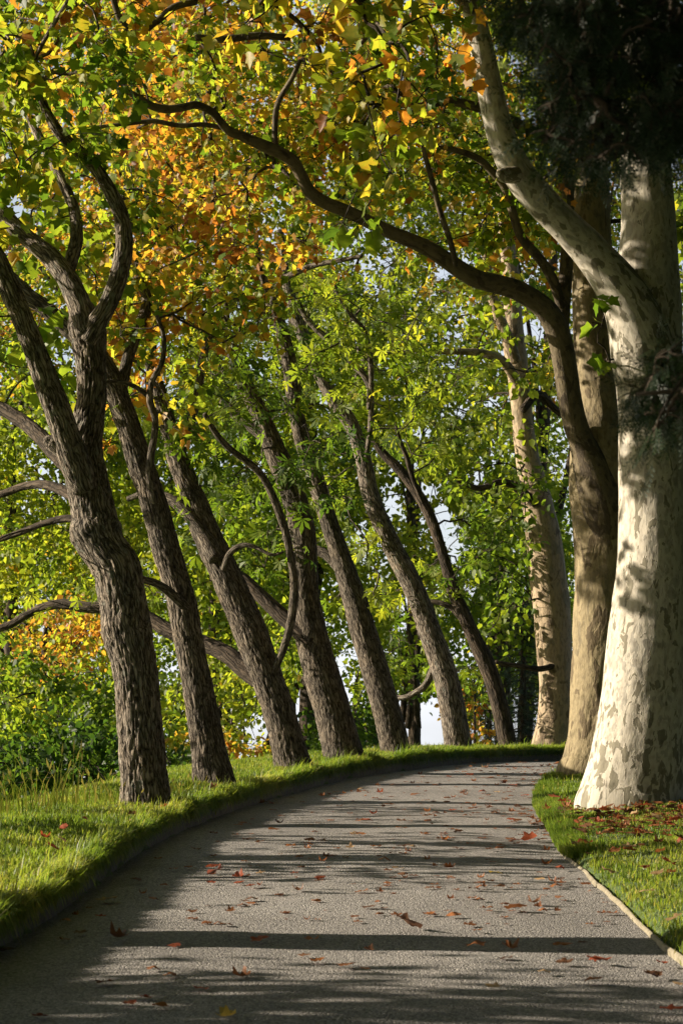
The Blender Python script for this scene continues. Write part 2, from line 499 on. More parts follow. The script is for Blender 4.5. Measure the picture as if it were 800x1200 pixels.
class Tree:
    def __init__(s, name, label, base, bark, cat='tree', group=None):
        s.base = np.asarray(base, float)
        s.root = link(name, None, None, tuple(s.base))
        tag(s.root, label, cat, group)
        s.bark = bark
        s.dense = 1.5
        s.ymin = -99
        s.nodes, s.noder = [], []
        s.twigs = TubeSet()
        s.leaf = dict(C=[], tip=[], n=[], s=[], t=[])
    def stem(s, pts, Y0, Y1, name='trunk', seg=48, disp=None, step=.05, flare=0, sink=0, mat=None, label=None, attach=True, grow=1.0):
        """pts: traced (px, py, width in px); depth runs from Y0 to Y1 along the stem"""
        m = len(pts)
        Ys = np.linspace(Y0, Y1, m) if np.isscalar(Y1) else np.asarray(Y1)
        C = np.array([[*at(p[0], p[1], y), p[2] * .5 * y / F * grow] for p, y in zip(pts, Ys)])
        if sink:
            d = C[0].copy(); d[2] -= sink
            C = np.vstack([d, C])
        ln = np.linalg.norm(np.diff(C[:, :3], axis=0), axis=1).sum()
        D = catmull(C, max(8, int(ln / step)))
        P, R = D[:, :3], np.maximum(D[:, 3] * (.95 if s.bark in (B_ROUGH, B_BROWN) else 1), .004)
        S = TubeSet(); S.add(*sweep(P, R, seg, disp, flare=flare))
        o = link(name, S.mesh(name, mat or s.bark, s.base), s.root)
        if label: o['label'] = label
        if attach:
            k = max(1, int(.25 / step))
            s.nodes.append(P[::k]); s.noder.append(R[::k])
        return P, R
    def free_stem(s, pts, R, name='trunk', seg=20, disp=None, step=.12, mat=None, attach=True):
        C = np.hstack([np.asarray(pts, float), np.asarray(R, float)[:, None]])
        ln = np.linalg.norm(np.diff(C[:, :3], axis=0), axis=1).sum()
        D = catmull(C, max(8, int(ln / step)))
        S = TubeSet(); S.add(*sweep(D[:, :3], D[:, 3], seg, disp))
        link(name, S.mesh(name, mat or s.bark, s.base), s.root)
        if attach:
            s.nodes.append(D[::2, :3]); s.noder.append(D[::2, 3])
    def foliage(s, blobs, twiglets=4, seed=0, droop=.45):
        """blobs: (cx, cy, rx, ry, Ylo, Yhi, tau, tone, tone_amp, leaf size, leaves per clump, clump radius)"""
        rng = np.random.default_rng(100 + seed)
        cl, meta = [], []
        for b in blobs:
            cx, cy, rx, ry, Y0, Y1, tau, tone, amp, ls, lpc, R = b
            Y0 = max(Y0, s.ymin); Y1 = max(Y1, Y0 + 1)
            Ym = .5 * (Y0 + Y1)
            nl = tau * s.dense * PI * rx * ry / (F / Ym) ** 2 / (.27 * ls * ls)
            nc = max(2, int(nl / lpc))
            got = 0
            while got < nc:
                u = rng.normal(0, 1, 2); u /= np.linalg.norm(u)
                q = u * math.sqrt(rng.random())
                p = at(cx + q[0] * rx, cy + q[1] * ry, rng.uniform(Y0, Y1))
                cl.append(p); meta.append((tone, amp, ls, lpc, R)); got += 1
        cl = np.array(cl)
        keep = ~in_hole(cl, 3)
        cl = cl[keep]; meta = [m for m, k in zip(meta, keep) if k]
        roots = np.vstack(s.nodes); rr = np.concatenate(s.noder)
        par, order = mst(roots, rr, cl)
        cnt = np.ones(len(cl))
        for k in reversed(order):
            if par[k] >= 0: cnt[par[k]] += cnt[k]
        rad = .0045 * cnt ** .48
        for k in range(len(cl)):
            a = roots[-1 - par[k]] if par[k] < 0 else cl[par[k]]
            ra = min(rr[-1 - par[k]] * .6, rad[k] * 1.5) if par[k] < 0 else min(rad[par[k]], rad[k] * 1.6)
            d = cl[k] - a; l = np.linalg.norm(d)
            off = rng.normal(0, .09 * l, 3); off2 = rng.normal(0, .07 * l, 3)
            off[2] += .09 * l; off2[2] += .06 * l
            twig_tube(s.twigs, [a, a + d * .33 + off, a + d * .67 + off2, cl[k]], ra, rad[k], 6 if rad[k] > .012 else 4, 6)
        for c, (tone, amp, ls, lpc, R) in zip(cl, meta):
            ax = rng.normal(0, 1, 3); ax[2] = ax[2] * .35 - .25
            ax /= np.linalg.norm(ax)
            nt = twiglets
            ends = []
            for _ in range(max(nt, 1)):
                e = ax * .5 + rng.normal(0, .6, 3); e[2] = e[2] * .6 - .2
                e = e / np.linalg.norm(e) * R * rng.uniform(.6, 1.15)
                ends.append(e)
                if nt:
                    twig_tube(s.twigs, [c, c + e * .5 + np.array([0, 0, .08 * R]), c + e], .0045, .0022, 3, 4)
            ends = np.array(ends)
            n = max(3, int(lpc * rng.uniform(.7, 1.3)))
            w = ends[rng.integers(0, len(ends), n)]
            pos = c + w * rng.uniform(.15, 1.05, (n, 1)) + rng.normal(0, .22 * R, (n, 3))
            out = pos - c
            out /= np.linalg.norm(out, axis=1)[:, None] + 1e-6
            tip = out * .7 + rng.normal(0, .55, (n, 3)); tip[:, 2] -= droop
            nr = rng.normal(0, .62, (n, 3)); nr[:, 2] += .65
            tn = tone + amp * (vnoise(c[None] * .9, 31)[0] - .5) * 2 + amp * .7 * (vnoise(pos * 2.3, 77) - .5) * 2 + rng.normal(0, .07 + amp * .25, n)
            s.leaf['C'].append(pos); s.leaf['tip'].append(tip); s.leaf['n'].append(nr)
            s.leaf['s'].append(ls * rng.uniform(.6, 1.2, n)); s.leaf['t'].append(np.clip(tn, 0, 1))
    def roof(s, x0, x1, y0, y1, z0, z1, n, seed, leaf=.32, lpc=55):
        """unseen canopy added above the frame to shut out sky light"""
        rg = np.random.default_rng(seed)
        cl = np.column_stack([rg.uniform(x0, x1, n), rg.uniform(y0, y1, n), rg.uniform(z0, z1, n)])
        cl[:, 2] += np.clip(2.4 + .37 * cl[:, 1] - z0, 0, None)
        roots = np.vstack(s.nodes); rr = np.concatenate(s.noder)
        par, order = mst(roots, rr, cl)
        for k in range(n):
            a = roots[-1 - par[k]] if par[k] < 0 else cl[par[k]]
            twig_tube(s.twigs, [a, (a + cl[k]) * .5 + (0, 0, .2), cl[k]], .03, .015, 4, 5)
        pos = (cl[:, None] + rg.normal(0, .6, (n, lpc, 3)) * (1, 1, .6)).reshape(-1, 3)
        m = len(pos)
        tip = rg.normal(0, .6, (m, 3)); tip[:, 2] -= .3; nr = rg.normal(0, .6, (m, 3)); nr[:, 2] += .8
        s.leaf['C'].append(pos); s.leaf['tip'].append(tip); s.leaf['n'].append(nr)
        s.leaf['s'].append(leaf * rg.uniform(.6, 1.2, m)); s.leaf['t'].append(np.clip(.36 + rg.normal(0, .15, m), 0, 1))
    def finish(s, kind, mat, twigmat=None, crown='crown'):
        A = {k: np.concatenate(v) for k, v in s.leaf.items()}
        keep = ~in_hole(A['C']) | (np.random.default_rng(3).random(len(A['C'])) < .10)
        A = {k: v[keep] for k, v in A.items()}
        link(crown, leaf_mesh(crown, A['C'], A['tip'], A['n'], A['s'], A['t'], kind, mat, s.base), s.root)
        if s.twigs.n:
            tag(link('branches', s.twigs.mesh('branches', twigmat or s.bark, s.base), s.root), kind='stuff')
        return len(A['C'])

NLEAF = 0

# ------------------------------------------------------------------ ground sheet
def axis(a, b, st, far, g=1.35):
    core = list(np.arange(a, b + st / 2, st))
    lo, hi, d = [], [], st
    x, y = core[0], core[-1]
    while x > -far or y < far:
        d *= g
        x -= d; y += d
        lo.append(x); hi.append(y)
    return np.array(lo[::-1] + core + hi)
gx = axis(-7, 9, .1, 900); gy = axis(7, 44, .14, 1500)
GX, GY = np.meshgrid(gx, gy)
GZ = ground_h(GX, GY)
nx, ny = len(gx), len(gy)
i = (np.arange(ny - 1)[:, None] * nx + np.arange(nx - 1)[None]).ravel()
m, nt, out, N, L = mat_new('grassy_soil')
tc = N('ShaderNodeTexCoord')
n1 = N('ShaderNodeTexNoise', Scale=1.6, Detail=5); n2 = N('ShaderNodeTexNoise', Scale=38, Detail=4)
L(tc.outputs['Object'], n1.inputs['Vector']); L(tc.outputs['Object'], n2.inputs['Vector'])
r1 = ramp(N, [(.3, (.040, .068, .014)), (.55, (.062, .098, .020)), (.75, (.085, .075, .035))])
ad = N('ShaderNodeMath', operation='MULTIPLY_ADD'); ad.inputs[1].default_value = .4; 
s_ = N('ShaderNodeMath', operation='MULTIPLY_ADD'); s_.inputs[1].default_value = .75; s_.inputs[2].default_value = -.08
L(n1.outputs[0], s_.inputs[0]); L(n2.outputs[0], ad.inputs[0]); L(s_.outputs[0], ad.inputs[2]); L(ad.outputs[0], r1.inputs[0])
p = N('ShaderNodeBsdfPrincipled', Roughness=.95); L(r1.outputs[0], p.inputs['Base Color'])
b = N('ShaderNodeBump', Strength=.8, Distance=.04); L(n2.outputs[0], b.inputs['Height']); L(b.outputs[0], p.inputs['Normal'])
L(p.outputs[0], out.inputs[0])
g = link('ground', new_mesh('ground', np.stack([GX.ravel(), GY.ravel(), GZ.ravel()], 1), [np.stack([i, i + 1, i + nx + 1, i + nx], 1)], m, smooth=True))
tag(g, 'grassy ground sloping away beside the path', kind='structure')

# ------------------------------------------------------------------ gravel path
m, nt, out, N, L = mat_new('fine_gravel')
tc = N('ShaderNodeTexCoord')
n1 = N('ShaderNodeTexNoise', Scale=.7, Detail=5, Roughness=.6); n2 = N('ShaderNodeTexNoise', Scale=170, Detail=3, Roughness=.7)
v1 = N('ShaderNodeTexVoronoi', Scale=95, Randomness=1); v2 = N('ShaderNodeTexVoronoi', Scale=38, Randomness=1)
for q in (n1, n2, v1, v2): L(tc.outputs['Object'], q.inputs['Vector'])
r1 = ramp(N, [(.3, (.186, .176, .171)), (.5, (.230, .218, .212)), (.7, (.272, .259, .253))]); L(n1.outputs[0], r1.inputs[0])
sx = N('ShaderNodeSeparateColor'); L(v1.outputs['Color'], sx.inputs[0])
r2 = ramp(N, [(0, (.40, .39, .39)), (.3, (.80, .79, .78)), (.7, (1.08, 1.07, 1.05)), (1, (1.7, 1.66, 1.58))]); L(sx.outputs[0], r2.inputs[0])
mu = N('ShaderNodeMix', data_type='RGBA', blend_type='MULTIPLY'); mu.inputs[0].default_value = 1
L(r1.outputs[0], mu.inputs[6]); L(r2.outputs[0], mu.inputs[7])
r3 = ramp(N, [(.25, (.7, .69, .68)), (.7, (1.2, 1.2, 1.2))]); L(n2.outputs[0], r3.inputs[0])
mu2 = N('ShaderNodeMix', data_type='RGBA', blend_type='MULTIPLY'); mu2.inputs[0].default_value = 1
L(mu.outputs[2], mu2.inputs[6]); L(r3.outputs[0], mu2.inputs[7])
p = N('ShaderNodeBsdfPrincipled', Roughness=.92); p.inputs['Specular IOR Level'].default_value = .25
L(mu2.outputs[2], p.inputs['Base Color'])
b1 = N('ShaderNodeBump', Strength=.8, Distance=.012); L(v1.outputs['Distance'], b1.inputs['Height']); b1.invert = True
b2 = N('ShaderNodeBump', Strength=.4, Distance=.006); L(n2.outputs[0], b2.inputs['Height']); L(b1.outputs[0], b2.inputs['Normal'])
b3 = N('ShaderNodeBump', Strength=.12, Distance=.012, invert=True); L(v2.outputs['Distance'], b3.inputs['Height']); L(b2.outputs[0], b3.inputs['Normal'])
L(b3.outputs[0], p.inputs['Normal'])
L(p.outputs[0], out.inputs[0])
na = 26
tt = np.linspace(-.02, 1.02, na)
# pair points of the two edges by nearest distance so the strip bends with the curve
pr = np.array([((RE - e) ** 2).sum(1).argmin() for e in LE]); pr = np.maximum.accumulate(pr)
PX = LE[:, None] * (1 - tt)[None, :, None] + RE[pr][:, None] * tt[None, :, None]
PZ = base_h(PX[..., 1]) + .012 * np.sin(PI * np.clip(tt, 0, 1))[None] + (fbm(np.concatenate([PX.reshape(-1, 2) * 1.3, np.zeros((PX.shape[0] * na, 1))], 1), 8).reshape(PX.shape[:2]) - .5) * .03
i = (np.arange(len(LE) - 1)[:, None] * na + np.arange(na - 1)[None]).ravel()
g = link('path', new_mesh('path', np.concatenate([PX, PZ[..., None]], 2).reshape(-1, 3), [np.stack([i, i + 1, i + na + 1, i + na], 1)], m, smooth=True))
tag(g, 'grey gravel path curving to the right between grass verges', kind='structure')

def kerb(name, E, Nn, d0, d1, z0, z1, mat, label, wob):
    """a strip of edging with real thickness along a path edge"""
    n = len(E)
    s = np.stack([E[:, 0] * 1.3, E[:, 1] * 1.3, E[:, 0] * 0], 1)
    w = (fbm(s, 41) - .5) * wob; wz = (fbm(s * .7, 43) - .5) * wob
    prof = [(d0, z0), (d0, z1 - .012), (d0 + .012, z1), (d1 - .012, z1), (d1, z1 - .012), (d1, z0)]
    V = np.stack([np.column_stack([E + Nn * (d + w)[:, None], base_h(E[:, 1]) + z + (wz if z > 0 else 0)]) for d, z in [(np.full(n, d), z) for d, z in prof]], 1).reshape(-1, 3)
    k = len(prof)
    i = (np.arange(n - 1)[:, None] * k + np.arange(k - 1)[None]).ravel()
    o = link(name, new_mesh(name, V, [np.stack([i, i + 1, i + k + 1, i + k], 1)], mat))
    tag(o, label, kind='structure')
def plain(name, c0, c1, sc, rough=.9, bump=.5):
    m, nt, out, N, L = mat_new(name)
    tc = N('ShaderNodeTexCoord'); n = N('ShaderNodeTexNoise', Scale=sc, Detail=6); L(tc.outputs['Object'], n.inputs['Vector'])
    r = ramp(N, [(.3, c0), (.7, c1)]); L(n.outputs[0], r.inputs[0])
    p = N('ShaderNodeBsdfPrincipled', Roughness=rough); L(r.outputs[0], p.inputs['Base Color'])
    b = N('ShaderNodeBump', Strength=bump, Distance=.02); L(n.outputs[0], b.inputs['Height']); L(b.outputs[0], p.inputs['Normal'])
    L(p.outputs[0], out.inputs[0])
    return m
kerb('kerb', LE, LN, -.005, .075, -.1, .12, plain('earthy_kerb', (.045, .038, .026), (.11, .092, .068), 18), 'low earthy kerb along the outer edge of the path', .05)
kerb('kerb', RE, RN, -.005, .022, -.1, .03, plain('pale_stone_edging', (.13, .11, .07), (.25, .215, .15), 22), 'thin pale edging strip along the inner edge of the path', .05)

# ------------------------------------------------------------------ grass
def grass(name, label, E, Nn, n, t0, t1, y0, y1, hgt, tone, seed, wid=.0042, lo=.035):
    rng = np.random.default_rng(seed)
    ok = np.where((E[:, 1] > y0) & (E[:, 1] < y1))[0]
    k = rng.choice(ok, n)
    t = t0 + (t1 - t0) * rng.random(n)
    xy = E[k] + Nn[k] * t[:, None] + rng.normal(0, .04, (n, 2))
    dl, dr = edge_dist(xy[:, 0], xy[:, 1])
    tuft = fbm(np.column_stack([xy * 3.2, np.zeros(n)]), seed + 3)
    keep = (np.maximum(dl, dr) > lo) & (rng.random(n) < .35 + 1.1 * tuft)
    px, py = project(np.column_stack([xy, base_h(xy[:, 1])]))
    keep &= (px > -160) & (px < 960)
    xy, tuft, t = xy[keep], tuft[keep], t[keep]
    n = len(xy)
    z = ground_h(xy[:, 0], xy[:, 1]) - .01
    dd = np.maximum(*edge_dist(xy[:, 0], xy[:, 1]))
    z = np.where((dd < .1) & (lo < 0), base_h(xy[:, 1]) + (.125 if hgt > .08 else .03), z)
    a = rng.uniform(0, 2 * PI, n)
    h = hgt * rng.uniform(.5, 1.25, n) * (.6 + .8 * tuft)
    h = np.where(rng.random(n) < .02, h * 1.9, h)
    if lo < 0:
        kk = np.array([((E - q) ** 2).sum(1).argmin() for q in xy])
        toward = -Nn[kk]
        a = np.arctan2(toward[:, 1], toward[:, 0]) + rng.normal(0, .8, n)
    d = np.stack([np.cos(a), np.sin(a), np.zeros(n)], 1)
    w = np.stack([-np.sin(a), np.cos(a), np.zeros(n)], 1) * (wid * rng.uniform(.7, 1.3, n))[:, None]
    lean = rng.uniform(.1, .75, n)
    B = np.column_stack([xy, z])
    up = np.array([0, 0, 1.0])
    M_ = B + up * (h * .6)[:, None] + d * (h * lean * .3)[:, None]
    T_ = B + up * (h * (1.0 - .25 * lean))[:, None] + d * (h * lean)[:, None]
    if lo < 0 and hgt > .08:
        dr_ = rng.random(n) < .6
        M_[dr_] = (B + up * (h * .45)[:, None] + d * (h * .55)[:, None])[dr_]
        T_[dr_] = (B + up * (h * rng.uniform(-.7, .5, n))[:, None] + d * (h * .95)[:, None])[dr_]
    V = np.stack([B - w, B + w, M_ + w * .75, M_ - w * .75, T_], 1).reshape(-1, 3)
    i = np.arange(n) * 5
    tn = np.clip(tone + .35 * (fbm(np.column_stack([xy * 1.1, np.zeros(n)]), seed + 9) - .5) * 2 + rng.normal(0, .13, n), 0, 1)
    tn = np.where(rng.random(n) < .035, .95, tn)
    o = link(name, new_mesh(name, V, [np.stack([i, i + 1, i + 2, i + 3], 1), np.stack([i + 3, i + 2, i + 4], 1)], M_GRASS, {'tone': np.repeat(tn, 5)}))
    tag(o, label, 'grass', kind='stuff')
    return n
grass('grass', 'sunlit grass covering the raised outer verge of the path', LE, LN, 230000, .03, 2.6, 9, 36.5, .062, .60, 11)
grass('grass', 'long grass blades hanging over the outer kerb of the path', LE, LN, 130000, .0, .12, 9, 36.5, .12, .54, 13, lo=-.03, wid=.005)
grass('grass', 'grass fringe creeping over the pale inner edging', RE, RN, 36000, -.02, .16, 17.0, 33, .075, .42, 14, lo=-.05)
grass('grass', 'short grass on the inner verge around the plane trees', RE, RN, 160000, .03, 3.2, 9, 33, .050, .55, 12)
def overhang(E, Nn, seed, n, y0, y1): pass

# ------------------------------------------------------------------ trees of the outer (left) row
fis = lambda s, a=.022: d_fissure(a, 1.0, s)

# -- first tree: forked, rough bark
b1 = on_ground(170, 943)
Y = b1[1]
t1 = Tree('leaning_tree', 'thick rough-barked forked tree on the left grass verge, nearest of the leaning row', b1, B_ROUGH, group='leaning trees along the outer verge')
t1.stem([(171, 945, 62), (169, 915, 58), (166, 880, 56), (163, 840, 54), (160, 800, 54), (155, 768, 56), (148, 738, 62), (146, 716, 58), (142, 695, 58), (136, 665, 60), (121, 640, 58), (113, 622, 66), (110, 604, 56), (101, 560, 54), (98, 530, 48), (103, 495, 40), (108, 455, 38), (106, 415, 42), (102, 385, 48), (95, 360, 34)],
        Y, Y + .3, seg=150, disp=fis(3, .03), step=.028, flare=.07, sink=.15)
t1.stem([(100, 575, 30), (88, 540, 38), (76, 505, 34), (66, 475, 33), (56, 450, 32), (46, 422, 29), (36, 396, 28), (22, 362, 27), (10, 335, 27), (-6, 300, 25), (-30, 262, 22), (-52, 215, 19), (-70, 150, 15), (-76, 70, 11)], Y, Y - .8, 'limb', seg=90, disp=fis(4, .018), step=.03)
t1.stem([(103, 400, 22), (113, 380, 26), (124, 362, 24), (134, 340, 23), (142, 312, 23), (146, 285, 22), (143, 255, 20), (134, 233, 19), (118, 205, 17), (100, 184, 16), (82, 168, 15), (66, 150, 13), (50, 118, 11), (40, 70, 9)], Y, Y - .4, 'limb', seg=56, disp=fis(5, .010), step=.03)
t1.stem([(102, 392, 26), (94, 360, 31), (80, 328, 28), (60, 302, 26), (42, 287, 24), (22, 270, 22), (4, 250, 20), (-18, 225, 17), (-40, 180, 14)], Y, Y + .7, 'limb', seg=60, disp=fis(6, .012), step=.03)
t1.stem([(78, 330, 12), (84, 305, 18), (90, 280, 17), (88, 250, 15), (78, 222, 14), (66, 198, 13), (56, 178, 13), (46, 160, 11), (30, 128, 9)], Y + .3, Y + .9, 'limb', seg=40, disp=fis(7, .007), step=.03)
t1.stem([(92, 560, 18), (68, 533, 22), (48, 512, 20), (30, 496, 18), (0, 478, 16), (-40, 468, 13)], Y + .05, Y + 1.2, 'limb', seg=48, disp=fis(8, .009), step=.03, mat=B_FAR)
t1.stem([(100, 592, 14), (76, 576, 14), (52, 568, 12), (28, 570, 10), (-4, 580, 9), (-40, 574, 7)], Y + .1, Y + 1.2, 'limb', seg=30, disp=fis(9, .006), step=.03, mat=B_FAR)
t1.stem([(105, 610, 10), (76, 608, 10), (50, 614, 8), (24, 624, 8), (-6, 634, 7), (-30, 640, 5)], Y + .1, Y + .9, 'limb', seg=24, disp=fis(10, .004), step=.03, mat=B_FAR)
t1.stem([(92, 540, 30), (74, 526, 26), (62, 519, 21), (56, 516, 15), (54, 515, 7)], Y - .05, Y - .14, 'stub', seg=36, disp=fis(14, .006), step=.015, attach=False)
t1.foliage([(40, 70, 120, 130, Y - 1.7, Y + 2.4, 1.35, .38, .26, .122, 26, .38), (100, 40, 100, 60, Y - 1, Y + 2.5, .9, .56, .3, .135, 20, .38), (15, 210, 70, 90, Y - 1, Y + 2, .8, .32, .14, .145, 20, .35), (20, 380, 60, 60, Y + .8, Y + 3, .7, .35, .1, .18, 14, .35),
            (-70, 180, 80, 300, Y - 2, Y + 2, .5, .3, .15, .19, 16, .4)], 4, 1)
t1.foliage([(120, -260, 260, 170, Y - 4, Y + 2, .8, .45, .2, .2, 22, .5)], 1, 50 + 2 + ord('1'))
t1.foliage([(-230, 240, 110, 190, Y - 1, Y + 2.5, .45, .45, .2, .19, 22, .5)], 1, 70 + 1)
t1.foliage([(-185, 745, 60, 65, Y - 4, Y + 5, .30, .42, .2, .16, 30, .26)], 2, 171)
NLEAF += t1.finish('plane', M_PLANE)

# -- second tree: slim straight leaner
b2 = on_ground(250, 920); Y = b2[1]
t2 = Tree('leaning_tree', 'slim brown-barked leaning tree right beside the thick forked one, with a low curved side branch', b2, B_BROWN, group='leaning trees along the outer verge')
t2.stem([(251, 922, 52), (248, 900, 47), (243, 870, 42), (236, 830, 40), (229, 790, 38), (221, 750, 37), (213, 705, 37), (203, 670, 36), (195, 645, 36), (186, 610, 34), (176, 575, 33), (165, 545, 32), (154, 510, 31), (144, 480, 30), (133, 450, 28), (118, 422, 26), (100, 400, 25), (78, 383, 23), (52, 360, 22), (28, 342, 21), (0, 312, 19), (-30, 270, 16), (-60, 200, 12)],
        Y, Y + .4, seg=120, disp=fis(21, .022), step=.03, flare=.07, sink=.15)
t2.stem([(182, 590, 10), (176, 560, 11), (177, 535, 10), (181, 510, 9), (182, 490, 9), (176, 470, 9), (178, 448, 8), (190, 424, 7), (192, 395, 6), (184, 370, 5)], Y, Y - .5, 'limb', seg=18, disp=fis(22, .003), step=.03)
t2.stem([(178, 468, 6), (160, 454, 6), (140, 447, 5), (120, 448, 4)], Y - .2, Y - .6, 'limb', seg=12, step=.03)
t2.stem([(218, 712, 14), (200, 695, 12), (184, 684, 10), (168, 679, 9), (150, 672, 7)], Y, Y - .7, 'limb', seg=20, disp=fis(23, .004), step=.03)
t2.stem([(140, 470, 16), (150, 420, 15), (165, 380, 15), (172, 350, 14), (160, 320, 12), (152, 280, 10)], Y + .3, Y + 1.2, 'limb', seg=24, disp=fis(24, .005), step=.03)
t2.ymin = Y - .5
t2.foliage([(210, 330, 120, 120, Y - 1, Y + 3.2, 1.0, .56, .3, .115, 20, .38), (150, 470, 70, 60, Y - .5, Y + 2, .55, .55, .3, .13, 16, .32), (110, 250, 100, 110, Y, Y + 3.5, .9, .48, .3, .135, 20, .38), (-40, 330, 70, 150, Y, Y + 3, .5, .4, .2, .17, 16, .4)], 4, 2)
t2.foliage([(60, -200, 220, 120, Y - 2, Y + 4, .7, .45, .2, .2, 22, .5)], 1, 50 + 2 + ord('2'))
t2.foliage([(-170, 240, 110, 190, Y - 1, Y + 2.5, .45, .45, .2, .19, 22, .5)], 1, 70 + 2)
NLEAF += t2.finish('plane', M_PLANE)

# -- third tree
b3 = on_ground(344, 901); Y = b3[1]
t3 = Tree('leaning_tree', 'brown leaning tree with a long low limb reaching left and a thin upright sucker', b3, B_BROWN, group='leaning trees along the outer verge')
t3.stem([(345, 908, 48), (341, 890, 44), (334, 860, 40), (325, 828, 40), (315, 800, 40), (306, 775, 41), (297, 750, 42), (286, 722, 40), (275, 698, 40), (263, 670, 37), (251, 645, 36), (240, 620, 35), (229, 592, 32), (220, 568, 29), (211, 545, 27), (203, 520, 24), (196, 495, 22), (188, 465, 20), (178, 430, 17), (170, 390, 14)],
        Y, Y + .5, seg=110, disp=fis(31, .022), step=.032, flare=.07, sink=.15)
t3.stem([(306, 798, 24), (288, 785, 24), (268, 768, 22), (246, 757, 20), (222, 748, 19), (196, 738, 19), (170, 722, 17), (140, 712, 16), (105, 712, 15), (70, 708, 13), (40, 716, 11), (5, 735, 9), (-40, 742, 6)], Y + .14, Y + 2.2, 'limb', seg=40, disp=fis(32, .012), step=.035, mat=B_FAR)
t3.stem([(322, 785, 9), (334, 755, 10), (342, 722, 11), (345, 685, 11), (341, 655, 10), (335, 625, 10), (324, 592, 10), (310, 562, 9), (295, 545, 9), (272, 528, 8), (257, 513, 8), (246, 496, 7), (240, 485, 6)], Y, Y - 1.0, 'limb', seg=18, disp=fis(33, .003), step=.035)
t3.stem([(254, 655, 22), (234, 620, 18), (212, 594, 16), (192, 582, 13), (172, 578, 10), (150, 585, 7)], Y, Y + .6, 'limb', seg=30, disp=fis(34, .005), step=.035)
t3.stem([(262, 668, 9), (270, 648, 8), (285, 639, 7), (301, 642, 5), (318, 650, 4), (332, 647, 3)], Y - .1, Y - .4, 'limb', seg=16, step=.035)
t3.stem([(208, 535, 14), (222, 500, 12), (232, 460, 11), (238, 420, 10), (250, 380, 8)], Y + .3, Y + .6, 'limb', seg=18, step=.035)
t3.ymin = Y - .5
t3.foliage([(230, 470, 95, 80, Y - 1, Y + 2.5, .65, .36, .2, .2, 12, .36), (190, 440, 60, 50, Y - .5, Y + 2, .6, .52, .3, .18, 12, .32), (265, 400, 70, 55, Y - 1, Y + 2, .45, .42, .22, .19, 12, .36), (120, 700, 90, 35, Y + .6, Y + 2.6, .5, .45, .15, .18, 10, .3), (215, 600, 40, 40, Y - .6, Y + 1, .35, .35, .2, .18, 8, .28)], 4, 3)
t3.foliage([(-120, 240, 110, 190, Y - 1, Y + 2.5, .45, .45, .2, .19, 22, .5)], 1, 70 + 3)
NLEAF += t3.finish('chest', M_CHEST)

# -- fourth tree
b4 = on_ground(404, 890); Y = b4[1]
t4 = Tree('leaning_tree', 'stout brown tree in mid row, curving left, its top buried in dark leaves', b4, B_BROWN, group='leaning trees along the outer verge')
t4.stem([(405, 900, 54), (402, 885, 49), (396, 858, 46), (388, 828, 45), (379, 800, 45), (371, 770, 42), (365, 745, 40), (360, 715, 36), (357, 690, 34), (357, 662, 33), (356, 635, 32), (351, 605, 31), (342, 575, 31), (331, 548, 30), (320, 522, 27), (310, 498, 24), (300, 475, 22), (288, 452, 20), (276, 425, 17), (266, 395, 14)],
        Y, Y + .4, seg=100, disp=fis(41, .02), step=.034, flare=.07, sink=.15)
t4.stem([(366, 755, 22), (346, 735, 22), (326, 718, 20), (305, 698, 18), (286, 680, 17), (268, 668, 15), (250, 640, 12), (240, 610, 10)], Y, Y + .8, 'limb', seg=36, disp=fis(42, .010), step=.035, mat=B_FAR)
t4.stem([(322, 525, 14), (300, 505, 13), (280, 490, 12), (262, 470, 11), (250, 445, 9)], Y + .2, Y + .6, 'limb', seg=20, step=.035)
t4.ymin = Y - .5
t4.foliage([(325, 520, 90, 85, Y - 1.5, Y + 2.5, .85, .24, .14, .2, 12, .38), (300, 620, 70, 60, Y - .5, Y + 2.2, .6, .32, .15, .2, 10, .34), (290, 420, 80, 60, Y - 1, Y + 3, .6, .36, .18, .2, 12, .38)], 4, 4)
t4.foliage([(250, -160, 200, 100, Y - 2, Y + 4, .7, .45, .2, .2, 22, .5)], 1, 50 + 2 + ord('4'))
NLEAF += t4.finish('chest', M_CHEST)

# -- fifth tree
Y = 31.2
p5 = at(465, 893, Y)
t5 = Tree('leaning_tree', 'slender shaded tree leaning left, between the stout brown one and the pale-lit one', p5, B_BROWN, group='leaning trees along the outer verge')
t5.stem([(466, 896, 40), (463, 880, 37), (457, 850, 36), (448, 815, 35), (438, 780, 34), (428, 748, 33), (419, 715, 32), (410, 685, 29), (400, 655, 26), (391, 628, 24), (382, 600, 23), (373, 572, 23), (364, 545, 22), (356, 522, 21), (349, 492, 20), (344, 460, 20), (339, 425, 19), (332, 395, 18), (325, 372, 17), (312, 340, 14), (300, 300, 12), (290, 250, 9)],
        Y, Y + .5, seg=80, disp=fis(51, .018), step=.036, flare=.07, sink=.3)
t5.stem([(408, 680, 14), (388, 655, 13), (372, 645, 12), (352, 640, 10), (330, 628, 8)], Y + .2, Y + .6, 'limb', seg=20, step=.036)
t5.stem([(326, 376, 10), (320, 352, 9), (330, 330, 8), (350, 318, 8), (372, 310, 7), (400, 305, 6), (424, 300, 5)], Y, Y - 1.6, 'limb', seg=14, step=.036)
t5.ymin = Y - .5
t5.foliage([(330, 360, 110, 90, Y - 2.5, Y + 2, .6, .48, .24, .19, 12, .38), (440, 440, 90, 70, Y - 1, Y + 4.5, .4, .5, .16, .2, 12, .38), (430, 640, 60, 80, Y, Y + 3, .4, .48, .14, .2, 10, .36)], 4, 5)
NLEAF += t5.finish('chest', M_CHEST)

